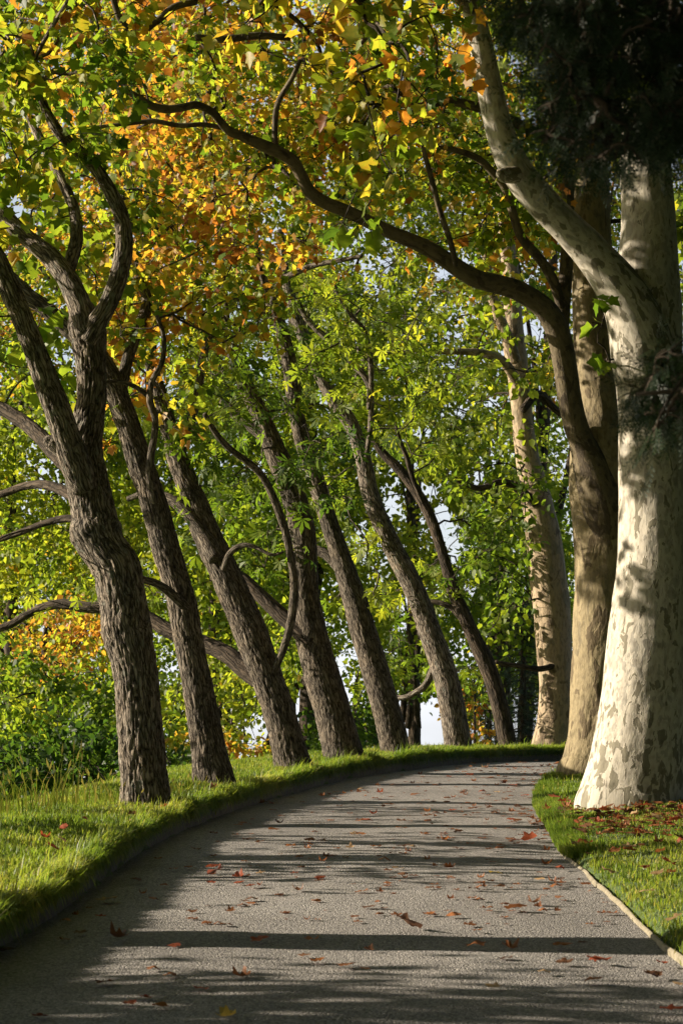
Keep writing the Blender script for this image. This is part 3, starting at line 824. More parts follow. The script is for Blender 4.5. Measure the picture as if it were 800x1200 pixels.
# -- sixth tree
Y = 33.7
p6 = at(537, 885, Y)
t6 = Tree('leaning_tree', 'pale-lit slender tree leaning left in front of the patch of open sky', p6, B_ROUGH, group='leaning trees along the outer verge')
t6.stem([(538, 890, 38), (536, 872, 34), (531, 838, 32), (524, 802, 31), (515, 772, 30), (505, 745, 29), (497, 722, 28), (489, 700, 27), (477, 674, 26), (464, 650, 25), (452, 625, 24), (441, 600, 23), (432, 572, 22), (427, 545, 20), (420, 520, 19), (410, 495, 19), (398, 478, 19), (385, 458, 18), (374, 436, 18), (363, 412, 17), (352, 385, 16), (342, 355, 14), (334, 320, 12), (328, 270, 10)],
        Y, Y + .5, seg=80, disp=fis(61, .018), step=.036, flare=.07, sink=.3)
t6.stem([(432, 480, 6), (433, 455, 8), (426, 440, 8), (412, 425, 8), (398, 412, 8), (384, 398, 8), (370, 385, 8), (356, 368, 7), (348, 350, 6)], Y - .3, Y - .2, 'limb', seg=16, step=.036)
t6.stem([(428, 540, 5), (434, 500, 7), (435, 460, 7), (434, 425, 7), (428, 390, 6), (412, 370, 6), (396, 345, 5), (388, 320, 4)], Y - .2, Y - .6, 'limb', seg=14, step=.036)
t6.stem([(512, 770, 9), (500, 800, 9), (486, 812, 8), (470, 818, 7), (455, 812, 5)], Y + .2, Y + .6, 'limb', seg=12, step=.036)
t6.ymin = Y - .5
t6.foliage([(440, 360, 110, 90, Y - 2, Y + 2.5, .6, .5, .25, .18, 12, .38), (470, 470, 90, 70, Y - 1, Y + 3, .45, .42, .14, .19, 12, .36), (400, 590, 40, 40, Y - 1, Y + 1.6, .3, .40, .14, .19, 10, .34), (455, 770, 28, 40, Y + .3, Y + 2, .5, .38, .12, .18, 8, .3)], 4, 6)
NLEAF += t6.finish('chest', M_CHEST)

# -- seventh tree
Y = 36.0
p7 = at(597, 884, Y)
t7 = Tree('leaning_tree', 'thinnest dark tree at the far end of the leaning row, before dark spruces', p7, B_FAR, group='leaning trees along the outer verge')
t7.stem([(598, 887, 26), (594, 868, 22), (587, 835, 21), (577, 798, 20), (566, 770, 20), (554, 745, 18), (543, 720, 17), (533, 698, 16), (525, 672, 14), (518, 648, 13), (511, 625, 13), (504, 606, 13), (496, 590, 13), (485, 572, 13), (474, 558, 12), (464, 546, 12), (452, 535, 11), (442, 522, 10), (430, 500, 8)],
        Y, Y + .5, seg=48, disp=fis(71, .012), step=.04, flare=.07, sink=.4)
t7.stem([(496, 590, 5), (484, 562, 6), (476, 535, 6), (468, 515, 5), (462, 490, 4)], Y + .1, Y - .2, 'limb', seg=12, step=.04)
t7.stem([(548, 735, 7), (528, 712, 7), (505, 705, 6), (480, 706, 5)], Y + .1, Y + .4, 'limb', seg=12, step=.04)
t7.ymin = Y - .5
t7.foliage([(500, 510, 70, 50, Y - 1, Y + 3, .5, .45, .14, .19, 12, .38), (560, 650, 60, 50, Y - 1, Y + 3, .75, .34, .14, .19, 12, .38), (490, 690, 40, 40, Y, Y + 2.5, .5, .5, .14, .19, 10, .36), (520, 780, 40, 40, Y + .5, Y + 3, .55, .4, .12, .18, 10, .36)], 4, 7)
NLEAF += t7.finish('chest', M_CHEST)

# ------------------------------------------------------------------ plane trees of the inner (right) side
bA = on_ground(738, 945); Y = bA[1]
tA = Tree('plane_tree', 'massive pale plane tree with flaking cream bark and a thick limb leaning left', bA, B_PALE, group='plane trees on the inner side of the path')
tA.stem([(738, 950, 128), (740, 935, 122), (745, 905, 115), (750, 870, 110), (755, 830, 105), (759, 780, 101), (762, 730, 96), (765, 680, 91), (766, 630, 87), (766, 580, 84), (765, 530, 82), (763, 480, 82), (760, 440, 83), (757, 400, 86), (756, 360, 86), (758, 325, 76), (760, 290, 68), (760, 250, 63), (757, 200, 60), (756, 140, 56), (754, 80, 53), (752, 0, 50), (756, -100, 46), (766, -260, 38)],
        Y, Y + .5, seg=140, disp=d_lump(.022, 3), step=.035, flare=.04, sink=.2)
tA.stem([(757, 445, 74), (753, 415, 76), (746, 385, 70), (736, 358, 62), (720, 331, 54), (702, 308, 47), (685, 288, 43), (667, 270, 40), (649, 252, 39), (633, 235, 39), (618, 218, 39), (604, 198, 39), (592, 172, 36), (583, 145, 34), (576, 115, 33), (570, 85, 31), (564, 55, 29), (556, 20, 27), (548, -25, 25), (546, -80, 22)],
        Y, np.r_[np.array([Y + .1, Y + .08, Y + .04, Y, Y - .05, Y - .1]), np.linspace(Y - .15, Y - 1.2, 14)], 'limb', seg=70, disp=d_lump(.012, 8), step=.03, mat=B_PALE)
tA.stem([(604, 205, 20), (590, 205, 17), (585, 202, 6)], Y - .75, Y - .95, 'stub', seg=24, disp=d_lump(.01, 9), step=.012, mat=B_LIMB, attach=False)
tA.stem([(552, 15, 14), (530, -8, 12), (500, -20, 10), (470, -10, 7), (450, 20, 5)], Y - 1.1, Y - 2.6, 'limb', seg=16, step=.03, mat=B_LIMB)
tA.foliage([(455, 75, 70, 95, Y - 5.6, Y - 3.2, .75, .46, .18, .13, 18, .32), (452, 160, 45, 70, Y - 5.6, Y - 3.4, .55, .48, .22, .13, 15, .28), (425, 262, 26, 26, Y - 5.2, Y - 4.6, .5, .5, .2, .16, 8, .2), (470, -40, 130, 60, Y - 4, Y - 1, .8, .48, .2, .16, 16, .36), (540, 20, 60, 60, Y - 2.5, Y, .6, .55, .22, .16, 14, .34), (360, 30, 70, 60, Y - 3.5, Y - 1.5, .5, .46, .2, .16, 14, .34), (705, 372, 14, 26, Y - .9, Y - .55, .6, .3, .1, .17, 4, .12), (712, 440, 8, 24, Y - .9, Y - .6, .8, .35, .2, .16, 3, .12)], 5, 8, droop=.7)
tA.foliage([(520, -330, 380, 220, Y - 8, Y + 1, .8, .45, .2, .2, 22, .5), (800, -60, 140, 200, Y, Y + 4, .8, .4, .2, .2, 22, .5)], 1, 50 + 2 + ord('A'))
tA.roof(-3.2, 8, 13, 23, 9.8, 13, 240, 201)  # added canopy overhead, out of view, cuts the sky fill
NLEAF += tA.finish('plane', M_PLANE, B_FAR)

bB = on_ground(688, 906); Y = bB[1]
tB = Tree('plane_tree', 'olive-barked plane tree behind the massive pale one, with long dark limbs over the path', bB, B_OLIVE, group='plane trees on the inner side of the path')
tB.stem([(690, 912, 74), (694, 895, 70), (699, 865, 68), (703, 830, 70), (706, 790, 72), (708, 740, 74), (709, 690, 75), (709, 640, 76), (708, 600, 78), (706, 565, 80), (704, 530, 72), (702, 490, 56), (700, 450, 52), (697, 400, 50), (694, 340, 50), (692, 280, 49), (690, 210, 46), (690, 140, 42), (692, 60, 38), (694, -60, 32)],
        Y, Y + .5, seg=110, disp=d_lump(.035, 13), step=.04, flare=.12, sink=.2)
PB, RB = tB.stem([(712, 640, 50), (708, 600, 56), (694, 552, 44), (682, 520, 31), (674, 498, 29), (668, 472, 28), (664, 446, 28), (660, 420, 28), (655, 395, 28), (647, 375, 28), (636, 360, 26), (618, 347, 25), (600, 338, 24), (578, 332, 23), (558, 327, 22), (540, 317, 21), (524, 306, 20), (506, 294, 19), (486, 284, 18), (466, 276, 17), (446, 267, 16), (424, 256, 16), (402, 246, 16), (382, 238, 16), (364, 226, 16), (354, 208, 15), (344, 190, 15), (330, 180, 14), (314, 173, 14), (298, 166, 13), (282, 159, 12), (268, 153, 12), (258, 142, 11), (248, 131, 11), (230, 123, 11), (214, 126, 10), (196, 128, 10), (178, 124, 9), (160, 113, 8), (140, 102, 7), (122, 91, 6)],
        Y - .1, np.r_[np.array([Y + .06, Y + .02, Y - .02, Y - .08, Y - .15, Y - .24, Y - .33, Y - .42, Y - .5, Y - .58, Y - .68]), np.linspace(Y - .8, Y - 4.0, 30)], 'limb', seg=36, disp=d_lump(.012, 14), step=.04, mat=B_SHADED, label='long dark winding limb stretching left across the path')
tB.stem([(660, 420, 20), (656, 390, 22), (659, 355, 19), (662, 325, 17), (664, 290, 16), (665, 240, 15), (665, 180, 14), (662, 120, 13), (655, 50, 11)], Y - .3, Y - .1, 'limb', seg=26, disp=d_lump(.006, 15), step=.04, mat=B_SHADED)
tB.stem([(658, 362, 12), (648, 330, 13), (634, 306, 12), (620, 290, 12), (609, 275, 11), (602, 255, 11), (596, 232, 10), (588, 214, 10), (575, 200, 9), (560, 186, 8), (540, 178, 7), (515, 172, 5)], Y - .3, Y - 1.2, 'limb', seg=20, disp=d_lump(.005, 16), step=.04, mat=B_SHADED)
tB.stem([(685, 190, 16), (660, 172, 15), (636, 160, 14), (612, 148, 13), (590, 136, 12), (560, 126, 11), (528, 119, 10), (490, 124, 8), (450, 118, 7), (410, 92, 7), (370, 70, 6)], Y, Y - 1.8, 'limb', seg=22, disp=d_lump(.006, 17), step=.04, mat=B_SHADED)
tB.stem([(534, 312, 6), (528, 285, 7), (516, 250, 7), (508, 220, 7), (500, 190, 6), (494, 168, 5)], Y - 1.6, Y - 2.2, 'limb', seg=14, step=.04, mat=B_SHADED)
tB.stem([(268, 152, 5), (240, 146, 6), (210, 147, 6), (180, 142, 6), (150, 145, 5), (120, 148, 4), (95, 150, 3)], Y - 2.8, Y - 3.1, 'limb', seg=12, step=.04, mat=B_SHADED)
tB.stem([(324, 178, 6), (322, 150, 7), (326, 120, 7), (342, 92, 6), (352, 70, 5)], Y - 2.5, Y - 2.9, 'limb', seg=12, step=.04, mat=B_SHADED)
tB.stem([(230, 2, 8), (205, 8, 9), (185, 24, 9), (165, 36, 10), (152, 36, 9), (140, 20, 8), (132, -4, 7)], Y - 3, Y - 3.4, 'limb', seg=16, step=.04, mat=B_SHADED)
tB.stem([(340, 44, 8), (300, 42, 9), (262, 46, 9), (230, 44, 8)], Y - 2.6, Y - 2.9, 'limb', seg=14, step=.04, mat=B_SHADED)
tB.foliage([(300, 100, 130, 110, Y - 2.2, Y + 2.5, 1.1, .57, .32, .115, 26, .42), (180, 110, 90, 90, Y - 2.4, Y + 1.5, .7, .54, .32, .115, 24, .4), (420, 150, 120, 110, Y - 1.8, Y + 2.8, .9, .54, .32, .115, 26, .42), (280, 240, 130, 70, Y - 2, Y + 3, .85, .60, .3, .115, 26, .42), (550, 230, 80, 90, Y - .8, Y + 3, .9, .54, .32, .115, 24, .42), (620, 150, 60, 120, Y - 1, Y + 3.5, .9, .54, .28, .115, 24, .42), (300, -40, 260, 50, Y - 3, Y + 2, .7, .55, .25, .18, 18, .45), (590, 300, 40, 50, Y - .5, Y + 2.5, .5, .52, .25, .17, 10, .36), (640, 290, 20, 50, Y + .6, Y + 2.5, .5, .55, .25, .17, 8, .3)], 4, 9)
tB.foliage([(560, -260, 380, 160, Y - 5, Y + 5, .8, .5, .2, .2, 22, .5), (900, 100, 160, 260, Y - 1, Y + 5, .8, .45, .2, .2, 22, .5)], 1, 50 + 2 + ord('B'))
tB.roof(-3, 9, 22, 34, 9.8, 13, 240, 202)  # more unseen cover toward the bend, added against sky light
NLEAF += tB.finish('plane', M_PLANE, B_FAR)

Y = 37.4
bC = at(645, 881, Y)
tC = Tree('plane_tree', 'tall tan plane tree at the bend of the path, splitting into two pale stems', bC, B_TAN, group='plane trees on the inner side of the path')
tC.stem([(645, 884, 48), (647, 865, 44), (650, 840, 40), (651, 805, 38), (649, 765, 42), (646, 720, 44), (642, 680, 43), (638, 640, 41), (632, 605, 38), (626, 575, 34), (620, 545, 29), (615, 515, 26), (611, 480, 25), (608, 450, 25), (605, 420, 27), (601, 395, 27), (600, 360, 23), (598, 320, 20), (592, 270, 17), (585, 200, 13)],
        Y, Y + .6, seg=70, disp=d_lump(.035, 23), step=.05, flare=.07, sink=.4)
tC.stem([(604, 425, 14), (594, 395, 14), (584, 370, 13), (576, 345, 11), (570, 310, 9), (566, 260, 7)], Y, Y - .5, 'limb', seg=24, disp=d_lump(.008, 24), step=.05)
tC.stem([(608, 450, 12), (590, 425, 12), (570, 415, 10), (540, 412, 8), (500, 412, 7), (460, 414, 5), (430, 414, 4)], Y - .1, Y - 1.2, 'limb', seg=16, step=.05, label='thin nearly level limb reaching left')
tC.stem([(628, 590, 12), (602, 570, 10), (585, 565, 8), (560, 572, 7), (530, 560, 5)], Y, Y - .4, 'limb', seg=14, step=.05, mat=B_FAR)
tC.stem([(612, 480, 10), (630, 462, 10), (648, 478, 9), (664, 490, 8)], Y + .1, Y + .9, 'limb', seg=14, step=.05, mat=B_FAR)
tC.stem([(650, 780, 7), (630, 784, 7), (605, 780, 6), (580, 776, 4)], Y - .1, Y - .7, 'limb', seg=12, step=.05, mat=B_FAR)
tC.foliage([(580, 470, 60, 80, Y - 2, Y + 2, .55, .46, .14, .14, 18, .4), (590, 600, 60, 70, Y - 2.5, Y + 1.5, .85, .38, .14, .14, 18, .4), (560, 400, 110, 70, Y - 2, Y + 3, .6, .52, .2, .14, 18, .42), (640, 520, 30, 60, Y + .5, Y + 3, .55, .42, .12, .14, 16, .36), (585, 690, 50, 55, Y - 1, Y + 2, .8, .36, .14, .14, 18, .4)], 4, 10)
NLEAF += tC.finish('simple', M_CHEST, B_FAR)

# ------------------------------------------------------------------ dark conifer hanging in at the upper right
def conifer(name, label, base, height, sprays, mat, bark, seed, spray, cat='conifer', lean=(0, 0)):
    rng = np.random.default_rng(seed)
    t = Tree(name, label, base, bark, cat)
    b = np.asarray(base, float)
    t.free_stem([b + (0, 0, -.3), b + (lean[0] * .5, lean[1] * .5, height * .5), b + (lean[0], lean[1], height)], [height * .022 + .05, height * .014 + .03, .02], seg=16)
    return t, rng

def bough(t, rng, P, r0, width, spray, step=.05, tone=.4, sag=.15, den=1.0):
    """flat drooping bough: side twigs set with needle sprays"""
    D = catmull(np.asarray(P, float), 14)
    S = t.twigs
    S.add(*sweep(D, np.linspace(r0, r0 * .25, 14), 6, cap=False))
    L = np.linalg.norm(np.diff(D, axis=0), axis=1).sum()
    n = max(4, int(L / step * den))
    for k in range(n):
        f = rng.uniform(.12, 1)
        x = f * 13; i = min(int(x), 12); c = D[i] * (1 - x + i) + D[i + 1] * (x - i)
        T = D[i + 1] - D[i]; T /= np.linalg.norm(T)
        side = np.cross(T, (0, 0, 1)); side /= np.linalg.norm(side) + 1e-9
        l = width * (1.15 - f) * rng.uniform(.4, 1.1) + spray * .3
        d = T * .6 + side * rng.choice((-1, 1)) * rng.uniform(.5, 1) + np.array([0, 0, -sag * rng.uniform(.4, 2)])
        d /= np.linalg.norm(d)
        e = c + d * l + np.array([0, 0, -.12 * l])
        twig_tube(S, [c, c + d * l * .5, e], .004, .0015, 3, 4)
        m = max(2, int(l / (spray * .28)))
        u = rng.uniform(0, 1, (m, 1))
        pos = c * (1 - u) + e * u
        tip = d[None] + rng.normal(0, .5, (m, 3)); tip[:, 2] -= .25
        nr = rng.normal(0, .5, (m, 3)); nr[:, 2] += .7
        t.leaf['C'].append(pos); t.leaf['tip'].append(tip); t.leaf['n'].append(nr)
        t.leaf['s'].append(spray * rng.uniform(.6, 1.2, m)); t.leaf['t'].append(np.clip(tone + rng.normal(0, .25, m), 0, 1))

cb = np.array([2.9, 7.6, 0]); cb[2] = float(ground_h(cb[0], cb[1]))
tD, rng = conifer('dark_conifer', 'blackish conifer with drooping feathery boughs hanging into the upper right', cb, 9.0, 0, M_DARK, B_FAR, 5, .12)
zb = cb[2]
for (px, py, Yt), zr in (((615, 10, 8.2), 4.0), ((650, 100, 8.0), 3.9), ((690, 150, 7.4), 3.8), ((735, 175, 7.8), 3.7), ((785, 160, 8.0), 3.6), ((700, 20, 7.4), 4.2), ((650, -60, 7.6), 4.6), ((760, -60, 8.0), 4.6), ((745, 462, 7.3), 2.5), ((755, 485, 7.6), 2.5)):
    tipp = at(px, py, Yt)
    root = np.array([cb[0] - .05, cb[1], zr + .25])
    tD.free_stem([root, root * .45 + tipp * .55 + (0, 0, .08), tipp], [.03, .02, .006], 'limb', seg=8, step=.05)
tD.dense = 11
nd = lambda cx, cy, rx, ry, tau: (cx, cy, rx, ry, 7.0, 8.6, tau, .35, .25, .11, 14, .10)
tD.foliage([nd(650, 25, 50, 45, 2.6), nd(690, 70, 45, 60, 2.6), nd(670, 140, 32, 38, 2.4), nd(690, 172, 28, 14, 2.2), nd(735, 168, 30, 16, 2.4), nd(775, 150, 30, 34, 2.6), nd(785, 70, 32, 80, 2.6), nd(730, 10, 70, 32, 2.8), nd(620, 5, 24, 24, 1.6), nd(712, 110, 20, 50, 2.0), nd(760, 100, 14, 40, 1.4), nd(700, -90, 130, 70, 2.2), nd(860, 100, 60, 160, 2.2),
            nd(775, 440, 26, 30, 2.4), nd(750, 465, 18, 12, 1.4), nd(785, 475, 24, 26, 2.0), nd(772, 498, 14, 5, 1.0), nd(850, 450, 50, 60, 2)], 3, 20, droop=.5)
NLEAF += tD.finish('needle', M_DARK, B_FAR)

# ------------------------------------------------------------------ trees and shrubs behind
def back_tree(name, label, base_xy, blobs, seed, bark=None, kind='simple', mat=None, stems=1, r=.2, cat='tree', group='trees in the wood beyond the path'):
    global NLEAF
    rng = np.random.default_rng(900 + seed)
    x, y = base_xy
    z = float(ground_h(np.array([x]), np.array([y]))[0])
    b = np.array([x, y, z])
    t = Tree(name, label, b, bark or B_FAR, cat, group)
    t.dense = 1.9
    blobs = [(*q[:7], min(.95, q[7] + .03 if q[7] > .3 else q[7]), q[8] + .03, q[9] * .76, int(q[10] * 1.9), q[11]) for q in blobs]
    tops = [at(bl[0], bl[1], .5 * (bl[4] + bl[5])) for bl in blobs]
    hi = max(tp[2] for tp in tops)
    c = np.mean(tops, axis=0)
    t.free_stem([b + (0, 0, -.4), b * .6 + c * .4 + rng.normal(0, .15, 3), c, np.array([c[0] * .6 + tops[0][0] * .4, c[1], hi])], [r * 1.2, r, r * .6, r * .2], seg=16, disp=fis(seed, .02), step=.15)
    for tp in tops:
        s = b * .45 + c * .55 + rng.normal(0, .1, 3)
        m = s * .5 + tp * .5 + rng.normal(0, .25, 3)
        t.free_stem([s, m, tp], [r * .5, r * .35, r * .12], 'limb', seg=10, step=.2)
    t.foliage(blobs, 2, seed)
    NLEAF += t.finish(kind, mat or M_CHEST, B_FAR)
    return t

XY = lambda px, Y: ((px - 400) / F * Y, Y)
back_tree('shrub', 'yellow-green leafy shrub on the slope left of the thick forked tree', XY(70, 37), [(70, 830, 80, 55, 34, 40, 1.5, .33, .2, .16, 30, .5), (140, 860, 60, 40, 34, 39, 1.2, .32, .16, .16, 30, .5), (0, 800, 60, 60, 35, 40, 1.2, .36, .2, .16, 30, .5)], 51, r=.07, cat='shrub', group='shrubs on the slope')
back_tree('shrub', 'russet and tan small-leaved tree on the slope behind the knotted side of the forked tree', XY(75, 43), [(85, 745, 60, 45, 40, 46, 1.5, .66, .18, .15, 30, .55), (20, 760, 40, 40, 40, 46, 1.1, .60, .2, .15, 30, .55)], 52, r=.09, mat=M_PLANE, cat='shrub', group='shrubs on the slope')
back_tree('shrub', 'dark green bush in deep shade at the foot of the slope behind the tall grass', XY(70, 31.5), [(95, 895, 75, 42, 29.5, 34, 3.4, .04, .06, .15, 30, .45), (15, 905, 60, 40, 29, 33, 3.0, .06, .10, .15, 30, .45), (215, 905, 24, 30, 31, 35, 1.8, .10, .08, .15, 26, .4)], 53, r=.06, cat='shrub', group='shrubs on the slope')
back_tree('shrub', 'bright yellow-green shrub showing between the second and third leaning trunks', XY(285, 41), [(285, 830, 40, 55, 38, 44, 1.7, .55, .16, .16, 30, .5), (215, 840, 30, 50, 38, 43, 1.5, .5, .18, .16, 30, .5), (330, 760, 40, 50, 39, 45, 1.2, .5, .16, .16, 30, .5)], 54, r=.07, cat='shrub', group='shrubs on the slope')
back_tree('shrub', 'russet low bush behind the foot of the second leaning trunk', XY(225, 36.5), [(225, 872, 26, 26, 35, 39, 1.4, .62, .2, .14, 24, .4), (295, 885, 26, 18, 35, 39, 1.5, .58, .2, .14, 24, .35)], 55, r=.05, mat=M_PLANE, cat='shrub', group='shrubs on the slope')
back_tree('shrub', 'shaded green thicket behind the feet of the stout brown tree and its slender neighbour', XY(430, 42), [(430, 850, 30, 45, 40, 45, 1.8, .12, .1, .16, 30, .5), (375, 860, 20, 40, 40, 45, 1.6, .12, .1, .16, 30, .5), (440, 780, 28, 30, 40, 45, 1.0, .38, .14, .16, 26, .5)], 56, r=.06, cat='shrub', group='shrubs on the slope')
back_tree('shrub', 'reddish-leaved bush between the two thinnest leaning trunks', XY(555, 45), [(552, 845, 22, 32, 43, 48, 1.3, .62, .24, .16, 24, .5), (560, 790, 26, 30, 43, 49, 1.0, .4, .14, .16, 24, .5)], 57, r=.05, mat=M_PLANE, cat='shrub', group='shrubs on the slope')

back_tree('woodland_tree', 'big yellow-green tree filling the view beyond the forked trunk', XY(40, 52), [(60, 560, 130, 110, 46, 62, 1.9, .42, .16, .19, 45, .8), (-60, 450, 120, 160, 46, 60, 1.2, .40, .16, .19, 45, .8), (40, 680, 120, 60, 46, 58, 1.5, .52, .16, .19, 45, .75)], 61, r=.22)
back_tree('woodland_tree', 'orange and gold crowned tree high beyond the second leaning trunk', XY(170, 56), [(160, 260, 130, 110, 48, 64, 1.7, .56, .22, .19, 45, .85), (60, 380, 110, 90, 50, 62, 1.4, .5, .2, .19, 45, .85), (200, 130, 160, 90, 50, 64, 1.6, .55, .24, .19, 45, .85)], 62, r=.25, mat=M_PLANE)
back_tree('woodland_tree', 'leafy green tree seen between the second and fourth leaning trunks', XY(260, 50), [(260, 640, 100, 90, 44, 58, 1.7, .46, .16, .19, 45, .8), (200, 520, 90, 90, 46, 58, 1.4, .44, .16, .19, 45, .8), (300, 760, 70, 60, 44, 54, 1.1, .5, .14, .18, 40, .7)], 63, r=.2)
back_tree('woodland_tree', 'tall green tree rising behind the dense mid-row foliage', XY(350, 58), [(340, 420, 120, 110, 52, 68, 1.6, .40, .16, .20, 45, .9), (420, 300, 140, 90, 52, 68, 1.3, .48, .22, .20, 45, .9), (330, 560, 100, 90, 50, 64, 1.5, .4, .14, .20, 45, .85)], 64, r=.25)
back_tree('woodland_tree', 'airy yellow-green tree with sky showing through, behind the pale-lit slender trunk', XY(480, 55), [(470, 560, 90, 80, 48, 62, 1.7, .52, .14, .19, 36, .75), (470, 680, 80, 60, 48, 60, 1.7, .5, .14, .19, 36, .75), (500, 440, 110, 80, 50, 64, 1.5, .5, .16, .19, 36, .8)], 65, r=.18)
back_tree('woodland_tree', 'dense mid-green tree between the thinnest leaner and the tan plane', XY(585, 52), [(590, 640, 70, 90, 46, 60, 1.5, .36, .14, .19, 40, .75), (560, 540, 70, 60, 48, 60, 1.5, .45, .12, .19, 40, .75), (600, 730, 50, 50, 46, 56, 1.3, .34, .12, .19, 36, .7)], 66, r=.18)
back_tree('woodland_tree', 'amber and green tree beyond the upper stems of the tan plane', XY(600, 60), [(600, 260, 110, 110, 52, 70, 1.2, .5, .22, .20, 45, .9), (620, 420, 60, 70, 52, 66, 1.4, .44, .14, .20, 40, .8), (720, 200, 120, 160, 54, 70, 1.2, .45, .2, .20, 45, .9)], 67, r=.22, mat=M_PLANE)
back_tree('woodland_tree', 'golden-topped tree furthest back above the middle of the path', XY(330, 70), [(360, 120, 220, 130, 62, 84, 1.6, .52, .24, .21, 60, 1.05), (100, 60, 200, 110, 62, 80, 1.3, .48, .22, .21, 60, 1.05), (600, 80, 160, 110, 62, 80, 1.1, .48, .22, .21, 60, 1.05)], 68, r=.3, mat=M_PLANE)
back_tree('woodland_tree', 'deep green tree low behind the middle of the leaning row', XY(180, 66), [(150, 720, 200, 110, 58, 78, 1.6, .34, .14, .20, 60, 1.0), (350, 700, 90, 100, 58, 74, 1.5, .36, .14, .20, 60, 1.0), (100, 850, 160, 50, 56, 70, 1.4, .2, .12, .20, 50, .9), (540, 760, 120, 90, 58, 74, 1.5, .34, .14, .20, 50, .9), (640, 620, 80, 160, 60, 76, 1.2, .34, .14, .2, 50, .9)], 69, r=.25)
back_tree('woodland_tree', 'yellow-green tree glimpsed behind the massive pale trunk', XY(800, 48), [(815, 330, 40, 90, 44, 54, 1.0, .5, .14, .19, 36, .7), (810, 820, 40, 120, 44, 54, 1.2, .4, .14, .19, 36, .7)], 70, r=.2)

def spruce(label, px, Y, top_py, halfw, seed):
    global NLEAF
    rng = np.random.default_rng(seed)
    x, y = XY(px, Y)
    z = float(ground_h(np.array([x]), np.array([y]))[0])
    b = np.array([x, y, z]); h = at(px, top_py, Y)[2] - z
    t = Tree('spruce', label, b, B_FAR, 'conifer', 'dark spruces beyond the bend')
    t.free_stem([b + (0, 0, -.3), b + (0, 0, h * .5), b + (0, 0, h)], [.16, .10, .02], seg=12)
    nb = 170
    for k in range(nb):
        f = (k + rng.random()) / nb
        hz = h * (.06 + .92 * f)
        l = halfw * (1.02 - f) ** .8 * rng.uniform(.7, 1.1) + .1
        a = k * 2.4 + rng.normal(0, .2)
        d = np.array([math.cos(a), math.sin(a), 0])
        p0 = b + (0, 0, hz)
        bough(t, rng, [p0, p0 + d * l * .5 + (0, 0, -.05 * l), p0 + d * l + (0, 0, -.22 * l)], .02, l * .42, .24, step=.08, tone=.45, sag=.35)
    NLEAF += t.finish('needle', M_SPRUCE, B_FAR)
spruce('dark blue-green spruce between the thinnest leaner and the tan plane trunk', 612, 47, 690, 1.25, 71)
spruce('blackish spruce just left of the thinnest leaning trunk', 572, 51, 745, .9, 72)
spruce('small dark spruce half hidden behind the shaded slender trunk', 440, 50, 790, .7, 73)

# unseen neighbours of the row, nearer than the frame: their shade falls across the path
def near_tree(label, x, y, lean, r, h, crown, seed, roofs=()):
    global NLEAF
    z = float(ground_h(np.array([x]), np.array([y]))[0])
    b = np.array([x, y, z])
    t = Tree('leaning_tree', label, b, B_BROWN, group='leaning trees along the outer verge')
    t.free_stem([b + (0, 0, -.2), b + (lean * .2, 0, h * .3), b + (lean * .6, .2, h * .65), b + (lean, .3, h)], [r * 1.25, r, r * .8, r * .4], seg=40, disp=fis(seed, .02), step=.06)
    rng = np.random.default_rng(seed)
    for k in range(5):
        s = b + (lean * .5, .1, h * rng.uniform(.5, .75)); e = b + (lean + rng.uniform(-2, 1.6), rng.uniform(-1.8, 1.8), h * rng.uniform(.9, 1.25))
        t.free_stem([s, s * .5 + e * .5 + rng.normal(0, .2, 3), e], [r * .4, r * .28, r * .08], 'limb', seg=12, step=.1)
    rg = np.random.default_rng(seed + 5)
    nc, hw = crown
    cl = []
    while len(cl) < nc:
        c = b + (lean * .9 + rg.normal(0, hw), rg.normal(0, hw * .8), h + rg.normal(0, 1.1))
        u, v = project(c[None])
        if c[2] - z < 3.4: continue
        mg = 1.0 * F / max(c[1], .6)
        if c[1] > .2 and -mg < u[0] < 800 + mg and v[0] > -mg: continue
        cl.append(c)
    cl = np.array(cl)
    roots = np.vstack(t.nodes); rr = np.concatenate(t.noder)
    par, order = mst(roots, rr, cl)
    for k in range(nc):
        a = roots[-1 - par[k]] if par[k] < 0 else cl[par[k]]
        twig_tube(t.twigs, [a, (a + cl[k]) * .5 + rg.normal(0, .08, 3), cl[k]], .014, .007, 4, 5)
    n = 40
    pos = (cl[:, None] + rg.normal(0, .26, (nc, n, 3))).reshape(-1, 3)
    t.leaf['C'].append(pos); tip = rg.normal(0, .6, (len(pos), 3)); tip[:, 2] -= .4; t.leaf['tip'].append(tip)
    nr = rg.normal(0, .6, (len(pos), 3)); nr[:, 2] += .6; t.leaf['n'].append(nr)
    for q in roofs: t.roof(*q)
    t.leaf['s'].append(.2 * rg.uniform(.6, 1.2, len(pos))); t.leaf['t'].append(np.clip(.4 + rg.normal(0, .15, len(pos)), 0, 1))
    NLEAF += t.finish('simple', M_PLANE, B_FAR)
near_tree('leaning tree just beyond the lower left edge, its trunk shading the path', -2.95, 12.6, -1.6, .30, 6.2, (70, 1.6), 81)
near_tree('leaning tree nearest the viewer beyond the lower left of the view', -3.1, 9.6, -1.7, .33, 6.0, (110, 1.7), 82)
near_tree('slender unseen leaning tree on the slope shading the middle of the path', -5.2, 17.6, -.8, .22, 6.5, (40, 1.5), 83)

near_tree('tall unseen plane tree added right of the view, roofing the near path', 4.9, 13.0, -.9, .4, 8.6, (150, 2.6), 85, [(-3.2, 9, 4, 14, 9.6, 12.5, 240, 203)])  # added with its high canopy to block sky light
near_tree('tall unseen tree added behind the viewer on the left whose crown roofs the near path', -4.6, 5.5, 1.2, .35, 8.2, (170, 2.6), 86, [(-4, 9, -8, 5, 9, 12.5, 260, 204)])  # added to shade the conifer boughs and block the sky


